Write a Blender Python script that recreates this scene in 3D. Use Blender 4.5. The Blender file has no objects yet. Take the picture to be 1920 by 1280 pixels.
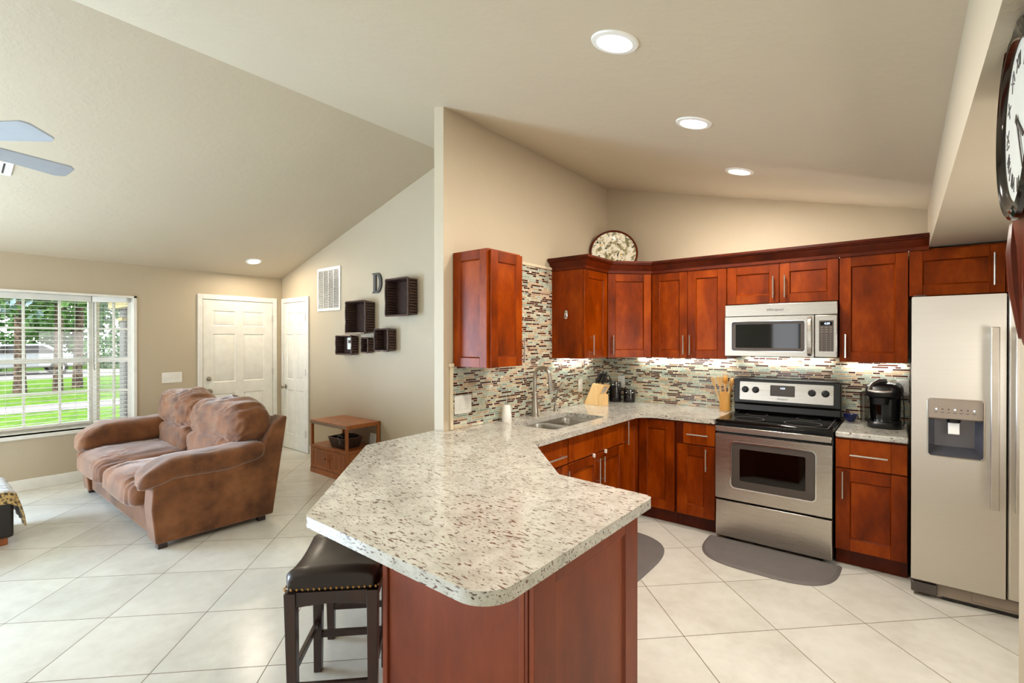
import bpy, bmesh, math, random
from math import pi, sin, cos, radians, sqrt, atan2
from mathutils import Vector, Matrix, noise
random.seed(7)
S = bpy.context.scene
COL = S.collection

# ------------------------------------------------------------------ camera, sky, sun, daylight fill, exposure
cd = bpy.data.cameras.new('camera'); cam = bpy.data.objects.new('camera', cd); COL.objects.link(cam)
cam.location = (2.3976, -4.5809, 1.5312)
cam.rotation_euler = (radians(90 - 0.2196), 0, radians(38.6225))
cd.sensor_width = 36; cd.lens = 914.237 / 1920 * 36; cd.clip_start = .02; cd.clip_end = 300
S.camera = cam
S.view_settings.view_transform = 'Standard'; S.view_settings.look = 'None'
S.view_settings.gamma = 1; S.view_settings.use_curve_mapping = False
S.view_settings.exposure = 0.0
S.cycles.use_denoising = True
S.cycles.max_bounces = 10; S.cycles.diffuse_bounces = 6; S.cycles.glossy_bounces = 4
S.cycles.transmission_bounces = 8; S.cycles.transparent_max_bounces = 12
S.cycles.caustics_reflective = False; S.cycles.caustics_refractive = False
S.cycles.sample_clamp_indirect = 6
W = bpy.data.worlds.new('sky'); S.world = W; W.use_nodes = True
wn = W.node_tree.nodes; wl = W.node_tree.links
bg = wn['Background']; bg.inputs[1].default_value = 5.0
wtc = wn.new('ShaderNodeTexCoord'); wse = wn.new('ShaderNodeSeparateXYZ'); wr = wn.new('ShaderNodeValToRGB')
wl.new(wtc.outputs['Generated'], wse.inputs[0]); wl.new(wse.outputs['Z'], wr.inputs[0]); wl.new(wr.outputs[0], bg.inputs[0])
wr.color_ramp.elements[0].position = .0; wr.color_ramp.elements[0].color = (.95, .97, 1, 1)
wr.color_ramp.elements[1].position = .6; wr.color_ramp.elements[1].color = (.75, .88, 1, 1)
def lamp(name, kind, loc, rot, energy, color, **kw):
    l = bpy.data.lights.new(name, kind); o = bpy.data.objects.new(name, l); COL.objects.link(o)
    o.location = loc; o.rotation_euler = rot; l.energy = energy; l.color = color
    for k, x in kw.items(): setattr(l, k, x)
    return o
lamp('sun', 'SUN', (0, 0, 10), (radians(38), radians(12), 0), 3.0, (1, .96, .88), angle=radians(2))
# area lamps at unseen openings, standing in for daylight from outside the view
lamp('rear_daylight_fill', 'AREA', (-1.9, -8.06, 1.2), (radians(-90), 0, 0), 200, (.97, .99, 1), shape='RECTANGLE', size=2.5, size_y=2.2)  # added fill from behind the camera; no patio doors are known there
lamp('narrow_window_daylight', 'AREA', (.45, -8.06, 1.3), (radians(-90), 0, 0), 40, (1, .99, .97), shape='RECTANGLE', size=.42, size_y=1.8)
lamp('left_daylight_fill', 'AREA', (-4.62, -6.45, 1.1), (0, radians(-90), 0), 470, (.54, .74, 1), shape='RECTANGLE', size=2.1, size_y=2.3)  # added cool fill for the living room; the side door is made up
lamp('right_daylight_fill', 'AREA', (3.45, -2.1, 1.3), (0, radians(90), 0), 9, (1, .90, .74), shape='RECTANGLE', size=.8, size_y=1.0)  # added fill for peninsula end and soffit; the window is made up
WARM = (1, .91, .79)

# ------------------------------------------------------------------ mesh helpers
class MB:
    def __init__(s, T=None): s.v = []; s.f = []; s.T = T or Matrix()
    def add(s, vs, fs):
        n = len(s.v); s.v += [s.T @ Vector(p) for p in vs]; s.f += [[n + i for i in f] for f in fs]; return s
    def box(s, x0, y0, z0, x1, y1, z1):
        return s.add([(x0,y0,z0),(x1,y0,z0),(x1,y1,z0),(x0,y1,z0),(x0,y0,z1),(x1,y0,z1),(x1,y1,z1),(x0,y1,z1)],
                     [(3,2,1,0),(4,5,6,7),(0,1,5,4),(1,2,6,5),(2,3,7,6),(3,0,4,7)])
    def ext(s, pts, vec):
        n = len(pts); vec = Vector(vec); a = [Vector(p) for p in pts]
        return s.add(a + [p + vec for p in a], [list(range(n))[::-1], list(range(n, 2*n))] + [(i, (i+1) % n, n + (i+1) % n, n + i) for i in range(n)])
    def prism(s, poly, z0, z1): return s.ext([(x, y, z0) for x, y in poly], (0, 0, z1 - z0))
    def loft(s, rings, cap=True, close=True):
        n = len(rings[0]); vs = [p for r in rings for p in r]; fs = []
        for k in range(len(rings) - 1):
            for i in range(n if close else n - 1):
                j = (i + 1) % n; fs.append((k*n+i, k*n+j, (k+1)*n+j, (k+1)*n+i))
        if cap and close: fs += [list(range(n))[::-1], [(len(rings)-1)*n + i for i in range(n)]]
        return s.add(vs, fs)
    def tube(s, pts, r, n=12, cap=True):
        pts = [Vector(p) for p in pts]; rings = []; up = None
        for k, p in enumerate(pts):
            d = (pts[min(k+1, len(pts)-1)] - pts[max(k-1, 0)]).normalized()
            if up is None: up = Vector((0,0,1)) if abs(d.z) < .9 else Vector((1,0,0))
            a = d.cross(up).normalized(); up = a.cross(d).normalized()
            rr = r[k] if isinstance(r, (list, tuple)) else r
            rings.append([p + a * rr * cos(2*pi*i/n) + up * rr * sin(2*pi*i/n) for i in range(n)])
        return s.loft(rings, cap)
    def lathe(s, prof, n=32, c=(0,0,0), cap=True):
        return s.loft([[(c[0] + r*cos(2*pi*i/n), c[1] + r*sin(2*pi*i/n), c[2] + z) for i in range(n)] for r, z in prof], cap)
    def puff(s, c, h, e1=.45, e2=.45, nu=44, nv=26, disp=None):
        def sp(x, e): return math.copysign(abs(x) ** e, x)
        rings = []
        for j in range(1, nv):
            t = -pi/2 + pi*j/nv; ring = []
            for i in range(nu):
                u = 2*pi*i/nu
                p = Vector((sp(cos(t), e1)*sp(cos(u), e2), sp(cos(t), e1)*sp(sin(u), e2), sp(sin(t), e1)))
                q = Vector((p.x*h[0], p.y*h[1], p.z*h[2]))
                if disp: q = q + disp(p, q)
                ring.append(Vector(c) + q)
            rings.append(ring)
        return s.loft(rings, True)
    def build(s, name, mat, parent=None, bevel=0, seg=2, smooth=True, ang=32, loc=None, rot=None):
        me = bpy.data.meshes.new(name); me.from_pydata([tuple(p) for p in s.v], [], s.f)
        bm = bmesh.new(); bm.from_mesh(me); bmesh.ops.recalc_face_normals(bm, faces=bm.faces); bm.to_mesh(me); bm.free()
        if mat: me.materials.append(mat)
        if smooth:
            me.shade_smooth(); me.set_sharp_from_angle(angle=radians(ang))
        o = bpy.data.objects.new(name, me); COL.objects.link(o)
        if parent: o.parent = parent
        if loc: o.location = loc
        if rot: o.rotation_euler = rot
        if bevel:
            m = o.modifiers.new('bevel', 'BEVEL'); m.width = bevel; m.segments = seg; m.limit_method = 'ANGLE'; m.angle_limit = radians(40)
        return o

def tag(o, label, cat, group=None):
    o['label'] = label; o['category'] = cat
    if group: o['group'] = group
    return o
def thing(name, label, cat, loc=(0,0,0), rz=0, group=None, rot=None):
    o = bpy.data.objects.new(name, None); COL.objects.link(o); o.location = loc; o.rotation_euler = rot or (0, 0, rz)
    o.empty_display_size = .05
    return tag(o, label, cat, group)
def struct(o): o['kind'] = 'structure'; return o
def copy_tree(o, parent=None):
    c = o.copy(); COL.objects.link(c); c.parent = parent
    for ch in list(o.children): copy_tree(ch, c)
    return c
def fillet(pts, n=8):
    # pts: (x, y) or (x, y, r)
    out = []; N = len(pts)
    for i in range(N):
        p = Vector(pts[i][:2]); r = pts[i][2] if len(pts[i]) > 2 else 0
        if r <= 0: out.append(tuple(p)); continue
        a = (Vector(pts[i-1][:2]) - p).normalized(); b = (Vector(pts[(i+1) % N][:2]) - p).normalized()
        th = a.angle(b); t = r / math.tan(th/2); c = p + (a + b).normalized() * (r / sin(th/2))
        s = p + a*t - c; e = p + b*t - c; a0 = atan2(s.y, s.x); a1 = atan2(e.y, e.x); d = (a1 - a0 + pi) % (2*pi) - pi
        out += [(c.x + r*cos(a0 + d*k/n), c.y + r*sin(a0 + d*k/n)) for k in range(n+1)]
    return out
def rrect(x0, y0, x1, y1, r, n=6): return fillet([(x0,y0,r),(x1,y0,r),(x1,y1,r),(x0,y1,r)], n)
def text_mesh(name, body, size, mat, parent, loc, rot, depth=.0006, font_shear=0, align='CENTER'):
    c = bpy.data.curves.new('txt', 'FONT'); c.body = body; c.size = size; c.extrude = depth; c.shear = font_shear
    c.align_x = align; c.align_y = 'CENTER'; c.resolution_u = 3
    t = bpy.data.objects.new('txt', c); COL.objects.link(t)
    me = bpy.data.meshes.new_from_object(t.evaluated_get(bpy.context.evaluated_depsgraph_get()))
    bpy.data.objects.remove(t); me.name = name; me.materials.clear(); me.materials.append(mat)
    o = bpy.data.objects.new(name, me); COL.objects.link(o); o.parent = parent; o.location = loc; o.rotation_euler = rot
    return o

# ------------------------------------------------------------------ materials
def lin(r, g, b):
    f = lambda c: (c/255/12.92) if c/255 <= .04045 else ((c/255 + .055)/1.055) ** 2.4
    return (f(r), f(g), f(b), 1)
class NT:
    def __init__(s, name):
        s.m = bpy.data.materials.new(name); s.m.use_nodes = True; s.t = s.m.node_tree; s.b = s.t.nodes['Principled BSDF']
    def n(s, typ, **kw):
        x = s.t.nodes.new('ShaderNode' + typ)
        for k, q in kw.items(): setattr(x, k, q)
        return x
    def l(s, a, b): s.t.links.new(a, b)
    def set(s, **kw):
        for k, q in kw.items(): s.b.inputs[k.replace('_', ' ')].default_value = q
        return s
    def coord(s, scale=(1,1,1), rot=(0,0,0), out='Object', loc=(0,0,0)):
        tc = s.n('TexCoord'); mp = s.n('Mapping'); s.l(tc.outputs[out], mp.inputs[0])
        mp.inputs['Scale'].default_value = scale; mp.inputs['Rotation'].default_value = rot; mp.inputs['Location'].default_value = loc
        return mp.outputs[0]
    def noise(s, vec, scale, detail=4, rough=.55, out='Fac'):
        x = s.n('TexNoise'); s.l(vec, x.inputs['Vector']); x.inputs['Scale'].default_value = scale
        x.inputs['Detail'].default_value = detail; x.inputs['Roughness'].default_value = rough; return x.outputs[out]
    def ramp(s, fac, stops, interp='LINEAR'):
        x = s.n('ValToRGB'); s.l(fac, x.inputs[0]); cr = x.color_ramp; cr.interpolation = interp
        while len(cr.elements) < len(stops): cr.elements.new(.5)
        for e, (p, c) in zip(cr.elements, stops): e.position = p; e.color = c
        return x.outputs[0]
    def math(s, op, a, b=None):
        x = s.n('Math', operation=op)
        for i, q in enumerate((a, b)):
            if q is None: continue
            if isinstance(q, (int, float)): x.inputs[i].default_value = q
            else: s.l(q, x.inputs[i])
        return x.outputs[0]
    def mix(s, fac, a, b, blend='MIX'):
        x = s.n('Mix', data_type='RGBA', blend_type=blend)
        for i, q in ((0, fac), (6, a), (7, b)):
            if isinstance(q, (int, float, tuple)): x.inputs[i].default_value = q
            else: s.l(q, x.inputs[i])
        return x.outputs[2]
    def bump(s, h, strength=.2, dist=.002):
        x = s.n('Bump'); s.l(h, x.inputs['Height']); x.inputs['Strength'].default_value = strength; x.inputs['Distance'].default_value = dist
        s.l(x.outputs[0], s.b.inputs['Normal'])
    def col(s, c): s.l(c, s.b.inputs['Base Color']); return s
def simple(name, rgb, rough=.5, metal=0, **kw):
    t = NT(name); v = t.coord(); c = lin(*rgb)
    n = t.noise(v, 9, 3); d = tuple(x*.9 for x in c[:3]) + (1,)
    t.col(t.ramp(n, [(.3, d), (.7, c)])); t.set(Roughness=rough, Metallic=metal, **kw); return t.m
def emit(name, rgb, strength):
    t = NT(name); t.set(Base_Color=lin(*rgb), Emission_Color=lin(*rgb), Emission_Strength=strength); return t.m
def paint(name, rgb, bumpy=.25, rough=.6, scale=38):
    t = NT(name); v = t.coord(out='Object'); c = lin(*rgb)
    a = t.noise(v, 2.2, 3); t.col(t.ramp(a, [(.3, tuple(x*.97 for x in c[:3])+(1,)), (.7, c)]))
    b = t.noise(v, scale, 5, .6); t.bump(t.ramp(b, [(.45, (0,0,0,1)), (.62, (1,1,1,1))]), bumpy, .003)
    t.set(Roughness=rough); return t.m
def wood(name, dark, mid, light, rough=.25, grain=(1,1,.12), scale=9, coat=.3, var=.35, spec=.5):
    t = NT(name); geo = t.n('NewGeometry'); rnd = geo.outputs['Random Per Island']
    oi = t.n('ObjectInfo')
    tc = t.n('TexCoord'); mp = t.n('Mapping'); t.l(tc.outputs['Object'], mp.inputs[0]); mp.inputs['Scale'].default_value = grain
    cmb = t.n('CombineXYZ'); k = t.math('MULTIPLY', rnd, 37.0); k2 = t.math('ADD', k, t.math('MULTIPLY', oi.outputs['Random'], 50.0))
    t.l(k2, cmb.inputs[0]); t.l(k, cmb.inputs[1]); t.l(k2, cmb.inputs[2]); t.l(cmb.outputs[0], mp.inputs['Location'])
    a = t.noise(mp.outputs[0], scale, 5, .6); b = t.noise(mp.outputs[0], scale*9, 3, .6)
    f = t.math('ADD', t.math('MULTIPLY', a, .88), t.math('MULTIPLY', b, .12))
    f = t.math('ADD', f, t.math('MULTIPLY', t.math('SUBTRACT', rnd, .5), var*.5))
    t.col(t.ramp(f, [(.28, lin(*dark)), (.5, lin(*mid)), (.72, lin(*light))]))
    t.set(Roughness=rough, Coat_Weight=coat, Coat_Roughness=.12, Specular_IOR_Level=spec); t.bump(b, .03, .001); return t.m
def steel(name, rgb=(196,190,182), rough=.28, brush=(1,1,160)):
    t = NT(name); v = t.coord(scale=brush); n = t.noise(v, 3, 3)
    c = lin(*rgb); t.col(t.ramp(n, [(.3, tuple(x*.95 for x in c[:3])+(1,)), (.7, c)]))
    r = t.ramp(n, [(.3, (rough*.92,)*3+(1,)), (.7, (rough*1.1,)*3+(1,))]); t.l(r, t.b.inputs['Roughness'])
    t.set(Metallic=1.0, Anisotropic=.4); return t.m

M = {}
M['wall'] = paint('beige_paint', (192,178,154), .12, .55, 60)
M['ceil'] = paint('ceiling_paint', (196,183,160), .16, .6, 16)
M['white'] = simple('white_trim_paint', (238,236,230), .35)
M['door'] = simple('white_door_paint', (240,238,230), .4)
M['plastic_white'] = simple('white_plastic', (240,238,232), .3)
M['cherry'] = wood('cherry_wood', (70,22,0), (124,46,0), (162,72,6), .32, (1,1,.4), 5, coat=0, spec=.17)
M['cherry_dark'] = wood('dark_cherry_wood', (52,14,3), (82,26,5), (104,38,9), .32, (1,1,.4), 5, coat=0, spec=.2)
M['island'] = wood('island_wood', (94,36,14), (118,50,20), (136,64,28), .45, (1,1,.35), 5, coat=.0, var=.1, spec=.35)
M['espresso'] = wood('espresso_wood', (30,14,10), (46,22,16), (62,32,24), .35)
M['cart'] = wood('honey_wood', (128,66,26), (164,92,42), (190,116,58), .35, coat=.2)
M['lightwood'] = wood('pale_wood', (206,164,104), (226,188,130), (238,206,152), .5, coat=0)
M['bamboo'] = wood('bamboo', (206,146,66), (226,168,84), (238,186,104), .4, coat=.1)
M['steel'] = steel('brushed_steel'); M['steel_h'] = steel('brushed_steel_side')
M['fridge'] = steel('fridge_steel', (214,208,198), .42, (1,160,160))
M['nickel'] = simple('brushed_nickel', (178,170,158), .28, 1)
M['handle'] = simple('satin_handle', (214,210,204), .3, 1)
M['chrome'] = simple('chrome', (225,225,225), .12, 1)
M['black_gloss'] = simple('black_glass', (10,9,9), .08)
M['black'] = simple('black_plastic', (16,15,15), .32)
M['dgrey'] = simple('dark_grey_plastic', (78,70,66), .35)
M['taupe'] = simple('taupe_plastic', (150,136,122), .35)
M['recess'] = simple('dispenser_grey', (112,112,120), .25, .6)
M['blade'] = simple('grey_blade', (178,186,198), .4)
M['leather'] = simple('brown_black_leather', (40,26,22), .32)
M['leather_black'] = simple('black_leather', (34,30,29), .38)
M['brass'] = simple('brass', (170,130,80), .3, 1)
M['ceramic_white'] = simple('white_ceramic', (242,240,236), .2)
M['ceramic_black'] = simple('black_ceramic', (24,20,20), .15)
M['blue'] = simple('blue_glaze', (36,44,92), .18)
M['mat'] = simple('grey_rubber', (112,106,104), .7)
M['ink'] = simple('dark_ink', (30,28,30), .5)
M['wickerdark'] = simple('dark_wicker', (92,68,60), .35)
M['cable'] = simple('black_cable', (18,18,22), .4)
M['cable_g'] = simple('grey_cable', (150,150,160), .4)
M['stone_trim'] = simple('travertine_trim', (222,208,180), .4)
M['paper'] = simple('paper', (232,234,226), .6)
M['led'] = emit('led_white', (255,250,240), 14)
M['can'] = emit('can_lamp', (255,246,230), 14)
M['digit'] = emit('digit_glow', (200,220,255), 3)
M['iron'] = simple('dark_iron', (60,60,62), .5)

def glass(name, tint=(1,1,1,1), rough=0.0, mixf=.08):
    t = NT(name); out = t.t.nodes['Material Output']
    tr = t.n('BsdfTransparent'); tr.inputs[0].default_value = tint
    gl = t.n('BsdfGlossy'); gl.inputs['Roughness'].default_value = rough
    mx = t.n('MixShader'); mx.inputs[0].default_value = mixf
    t.l(tr.outputs[0], mx.inputs[1]); t.l(gl.outputs[0], mx.inputs[2]); t.l(mx.outputs[0], out.inputs[0]); return t.m
M['pane'] = glass('window_pane', mixf=.025); M['acrylic'] = glass('smoky_acrylic', (.45,.43,.42,1), .05, .12)
M['clockglass'] = glass('clock_glass', (.97,.97,.97,1), 0, .06)
M['ovenglass'] = glass('oven_glass', (.10,.085,.08,1), .04, .05)

def floor_mat():
    t = NT('floor_tile'); s = .513
    tc = t.n('TexCoord'); mp = t.n('Mapping'); t.l(tc.outputs['Object'], mp.inputs[0])
    mp.inputs['Location'].default_value = (-2.249, 1.338, 0)
    mp2 = t.n('Mapping'); t.l(mp.outputs[0], mp2.inputs[0]); mp2.inputs['Rotation'].default_value = (0, 0, radians(45)); mp2.inputs['Scale'].default_value = (1/s, 1/s, 1)
    sp = t.n('SeparateXYZ'); t.l(mp2.outputs[0], sp.inputs[0])
    fl = []; ed = []
    for ax in ('X', 'Y'):
        fr = t.math('FRACT', sp.outputs[ax]); fl.append(t.math('FLOOR', sp.outputs[ax]))
        ed.append(t.math('MINIMUM', fr, t.math('SUBTRACT', 1.0, fr)))
    e = t.math('MINIMUM', ed[0], ed[1]); g = t.math('LESS_THAN', e, .0042)
    cm = t.n('CombineXYZ'); t.l(fl[0], cm.inputs[0]); t.l(fl[1], cm.inputs[1])
    wn_ = t.n('TexWhiteNoise', noise_dimensions='3D'); t.l(cm.outputs[0], wn_.inputs['Vector'])
    ob = t.coord(); ad = t.n('VectorMath', operation='MULTIPLY_ADD'); t.l(wn_.outputs['Color'], ad.inputs[0]); ad.inputs[1].default_value = (9,9,9); t.l(ob, ad.inputs[2])
    n1 = t.noise(ad.outputs[0], 2.6, 6, .6); n2 = t.noise(ad.outputs[0], 14, 4, .6)
    f = t.math('ADD', t.math('MULTIPLY', n1, .7), t.math('MULTIPLY', n2, .3))
    c = t.ramp(f, [(.32, lin(206,203,193)), (.5, lin(220,218,209)), (.7, lin(230,229,221))])
    k = t.math('ADD', .96, t.math('MULTIPLY', wn_.outputs['Value'], .06))
    h = t.n('HueSaturation'); t.l(c, h.inputs['Color']); t.l(k, h.inputs['Value'])
    t.col(t.mix(g, h.outputs[0], lin(112,96,74)))
    t.l(t.ramp(g, [(0, (.24,)*3+(1,)), (1, (.8,)*3+(1,))]), t.b.inputs['Roughness'])
    t.bump(t.math('SUBTRACT', 1.0, g), .4, .002); return t.m
M['floor'] = floor_mat()

def mosaic_mat():
    t = NT('mosaic_tile'); rh = .0153
    sp = t.n('SeparateXYZ'); t.l(t.coord(), sp.inputs[0])
    u0 = t.math('ADD', sp.outputs['X'], sp.outputs['Y'])
    rz = t.math('DIVIDE', sp.outputs['Z'], rh); row = t.math('FLOOR', rz); fz = t.math('FRACT', rz)
    w1 = t.n('TexWhiteNoise', noise_dimensions='1D'); t.l(row, w1.inputs['W'])
    u = t.math('ADD', t.math('DIVIDE', u0, .068), t.math('MULTIPLY', w1.outputs['Value'], 40.0))
    ph = t.math('MULTIPLY', w1.outputs['Value'], 90.0)
    wob = t.math('MULTIPLY', t.math('SINE', t.math('ADD', t.math('MULTIPLY', u, 2.3), ph)), .34)
    wob2 = t.math('MULTIPLY', t.math('SINE', t.math('ADD', t.math('MULTIPLY', u, .83), ph)), .32)
    u2 = t.math('ADD', u, t.math('ADD', wob, wob2))
    fu = t.math('FRACT', u2); cu = t.math('FLOOR', u2)
    eu = t.math('MINIMUM', fu, t.math('SUBTRACT', 1.0, fu)); ez = t.math('MINIMUM', fz, t.math('SUBTRACT', 1.0, fz))
    g = t.math('MAXIMUM', t.math('LESS_THAN', eu, .028), t.math('LESS_THAN', ez, .085))
    cm = t.n('CombineXYZ'); t.l(cu, cm.inputs[0]); t.l(row, cm.inputs[1])
    w2 = t.n('TexWhiteNoise', noise_dimensions='2D'); t.l(cm.outputs[0], w2.inputs['Vector'])
    c = t.ramp(w2.outputs['Value'], [(0, lin(64,32,24)), (.24, lin(84,46,34)), (.30, lin(128,96,78)), (.35, lin(176,152,122)), (.45, lin(166,178,164)), (.64, lin(142,158,148)), (.76, lin(190,190,168)), (.92, lin(194,168,138))], 'CONSTANT')
    nz = t.noise(t.coord(), 60, 3); c = t.mix(.18, c, t.ramp(nz, [(.35, (.05,.04,.03,1)), (.65, (.9,.88,.8,1))]), 'OVERLAY')
    t.col(t.mix(g, c, lin(214,206,188)))
    t.l(t.ramp(g, [(0, (.14,)*3+(1,)), (1, (.7,)*3+(1,))]), t.b.inputs['Roughness'])
    t.bump(t.math('SUBTRACT', 1.0, g), .5, .001); return t.m
M['mosaic'] = mosaic_mat()

def granite_mat():
    t = NT('granite'); v = t.coord(rot=(0, 0, radians(-40)), scale=(.34, 1, 1)); w = t.coord()
    base = t.ramp(t.noise(w, 16, 5, .6), [(.3, lin(178,175,165)), (.5, lin(197,194,184)), (.7, lin(211,209,201))])
    n1 = t.noise(v, 96, 3, .55); n2 = t.noise(v, 150, 3, .6); big = t.noise(w, 7, 2, .5)
    k1 = t.math('ADD', n1, t.math('MULTIPLY', t.math('SUBTRACT', big, .5), .14))
    c = t.mix(t.ramp(n2, [(.57, (0,0,0,1)), (.66, (1,1,1,1))]), base, lin(158,148,136))
    c = t.mix(t.ramp(k1, [(.60, (0,0,0,1)), (.65, (1,1,1,1))]), c, lin(104,76,64))
    n3 = t.noise(v, 120, 2, .5); c = t.mix(t.ramp(t.math('ADD', n3, t.math('MULTIPLY', t.math('SUBTRACT', big, .5), .1)), [(.645, (0,0,0,1)), (.685, (1,1,1,1))]), c, lin(74,54,48))
    t.col(c); t.set(Roughness=.12, Coat_Weight=.2, Coat_Roughness=.05); return t.m
M['granite'] = granite_mat()

def suede_mat():
    t = NT('brown_suede'); v = t.coord(); n = t.noise(v, 4.5, 4, .6); n2 = t.noise(v, 90, 2)
    t.col(t.ramp(n, [(.34, lin(84,48,22)), (.5, lin(116,70,36)), (.66, lin(134,86,50))]))
    t.set(Roughness=.85, Sheen_Weight=.7, Sheen_Roughness=.4, Sheen_Tint=lin(236,226,220)); t.bump(n2, .12, .001); return t.m
M['suede'] = suede_mat()

def wicker_mat():
    t = NT('dark_wicker_weave'); sp = t.n('SeparateXYZ'); t.l(t.coord(), sp.inputs[0])
    a = t.math('SINE', t.math('MULTIPLY', sp.outputs['Z'], 300.0)); xy = t.math('ADD', sp.outputs['X'], sp.outputs['Y'])
    b = t.math('SINE', t.math('MULTIPLY', xy, 220.0)); h = t.math('MULTIPLY', a, b)
    t.col(t.ramp(h, [(.1, lin(38,22,18)), (.6, lin(76,46,36)), (1, lin(112,80,66))])); t.set(Roughness=.4); t.bump(h, .8, .004); return t.m
M['wicker'] = wicker_mat()
def throw_mat(name, c1, c2, sc, sheen=.3):
    t = NT(name); v = t.coord(); n = t.noise(v, sc, 3, .6)
    t.col(t.ramp(n, [(.42, lin(*c1)), (.56, lin(*c2))])); t.set(Roughness=.9, Sheen_Weight=sheen, Specular_IOR_Level=.2); return t.m
M['throw'] = throw_mat('pale_throw_weave', (168,176,184), (232,236,240), 42)
M['throw_gold'] = throw_mat('gold_throw_border', (66,56,44), (206,176,118), 46)
def plate_mat():
    t = NT('plate_pattern'); v = t.coord(); n = t.noise(v, 20, 3, .55); n2 = t.noise(v, 34, 2, .5)
    c = t.ramp(n, [(.38, lin(120,118,92)), (.46, lin(186,176,138)), (.52, lin(236,232,214)), (.62, lin(238,236,222)), (.68, lin(220,186,120))])
    c = t.mix(t.ramp(n2, [(.62, (0,0,0,1)), (.66, (1,1,1,1))]), c, lin(60,56,50)); t.col(c); t.set(Roughness=.2); return t.m
M['plate'] = plate_mat()
def ground(name, c1, c2, sc): return throw_mat(name, c1, c2, sc, 0)
M['grass'] = ground('lawn_grass', (66,100,4), (92,124,6), 5)
M['leaf'] = ground('tree_leaves', (44,84,34), (96,130,70), 3)
M['leaf_blue'] = ground('blue_green_leaves', (90,112,116), (130,150,152), 3)
M['bark'] = ground('tree_bark', (56,46,38), (110,88,74), 12)
M['concrete'] = ground('pale_concrete', (128,120,116), (142,134,128), 4)
M['carpaint'] = simple('white_car_paint', (150,152,154), .3)
M['yellow'] = simple('yellow_stucco', (148,128,66), .7)
M['greystucco'] = simple('grey_stucco', (92,90,86), .8)

# ------------------------------------------------------------------ the room
YG = -1.17            # far wall of the living room
XW = -4.55            # window wall
RX, RZ = -1.1, 3.361  # ridge of the vault
def zl(x): return RZ + .278 * (x - RX)
def zr(x): return RZ - .247 * (x - RX)
def zc(x): return zl(x) if x < RX else zr(x)
struct(MB().box(-4.7, -8, -.1, 3.5, .12, 0).build('floor', M['floor'], smooth=False))
c = MB(); prof = [(-4.7, zc(-4.7)), (RX, RZ), (3.5, zr(3.5)), (3.5, zr(3.5)+.1), (RX, RZ+.1), (-4.7, zc(-4.7)+.1)]
c.ext([(x, -8, z) for x, z in prof], (0, 8.12, 0)); struct(c.build('ceiling', M['ceil'], smooth=False))
def gable(mb, xs, y0, y1, z0=0):
    # wall along X under the sloped ceiling
    pts = [(xs[0], z0), (xs[-1], z0)] + [(x, zc(x)) for x in reversed(xs)]
    mb.ext([(x, y0, z) for x, z in pts], (0, y1 - y0, 0)); return mb
struct(gable(MB(), [0, 3.5], 0, .12).build('wall_back', M['wall'], smooth=False))
struct(gable(MB(), [-4.7, RX, -.09], YG, YG+.12).build('wall_far', M['wall'], smooth=False))
sw = MB(); sw.ext([(-.09, -2.315, 0), (0, -2.315, 0), (0, -2.315, zc(0)), (-.09, -2.315, zc(-.09))], (0, 2.435, 0))
struct(sw.build('wall_sink', M['wall'], smooth=False))
B0, B1, BZ0, BZ1 = -4.955, -2.875, .56, 2.035      # bay opening
w = MB(); X0, X1 = -4.67, XW
w.box(X0, -5.28, 0, X1, B0, zc(XW)); w.box(X0, -8, 0, X1, -7.62, zc(XW)); w.box(X0, -7.62, 2.2, X1, -5.28, zc(XW)); w.box(X0, B1, 0, X1, YG, zc(XW)); w.box(X0, B0, 0, X1, B1, BZ0); w.box(X0, B0, BZ1, X1, B1, zc(XW))  # gap beyond the bay is an added opening for the left fill
struct(w.build('wall_left', M['wall'], smooth=False))
w = MB(); w.box(2.635, -8, 0, 2.75, -2.79, 2.15); struct(w.build('wall_right', M['wall'], smooth=False))
w = MB(); w.box(3.4, -1.6, 0, 3.5, 0, 2.15); w.box(3.4, -2.6, 0, 3.5, -1.6, .9); w.box(3.4, -2.6, 1.7, 3.5, -1.6, 2.15); w.box(3.4, -2.9, 0, 3.5, -2.6, 2.15); w.box(2.75, -2.9, 0, 3.5, -2.79, 2.15); struct(w.build('wall_side', M['wall'], smooth=False))  # window gap is added, out of view, for the right fill
sf = MB(); sf.ext([(2.54, -8, 2.15), (3.5, -8, 2.15), (3.5, -8, zc(3.5)), (2.54, -8, zc(2.54))], (0, 8, 0)); struct(sf.build('wall_soffit', M['wall'], smooth=False))
# rear wall behind the camera; its wide opening is added to admit fill light
w = MB(); gable(w, [-4.7, -3.2], -8.12, -8); gable(w, [.7, 3.5], -8.12, -8); gable(w, [-3.2, RX, .7], -8.12, -8, 2.35); w.box(-.6, -8.12, 0, .2, -8, 2.35); w.box(.2, -8.12, 0, .7, -8, .35); struct(w.build('wall_rear', M['wall'], smooth=False))
b = MB(); b.box(XW, -5.28, 0, XW+.014, -2.25, .115); b.box(XW, -1.19, 0, XW+.014, YG, .115); struct(b.build('baseboard_left', M['white'], bevel=.004))
b = MB(); b.box(-3.78, YG-.014, 0, -.09, YG, .115); struct(b.build('baseboard_far', M['white'], bevel=.004))
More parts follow.
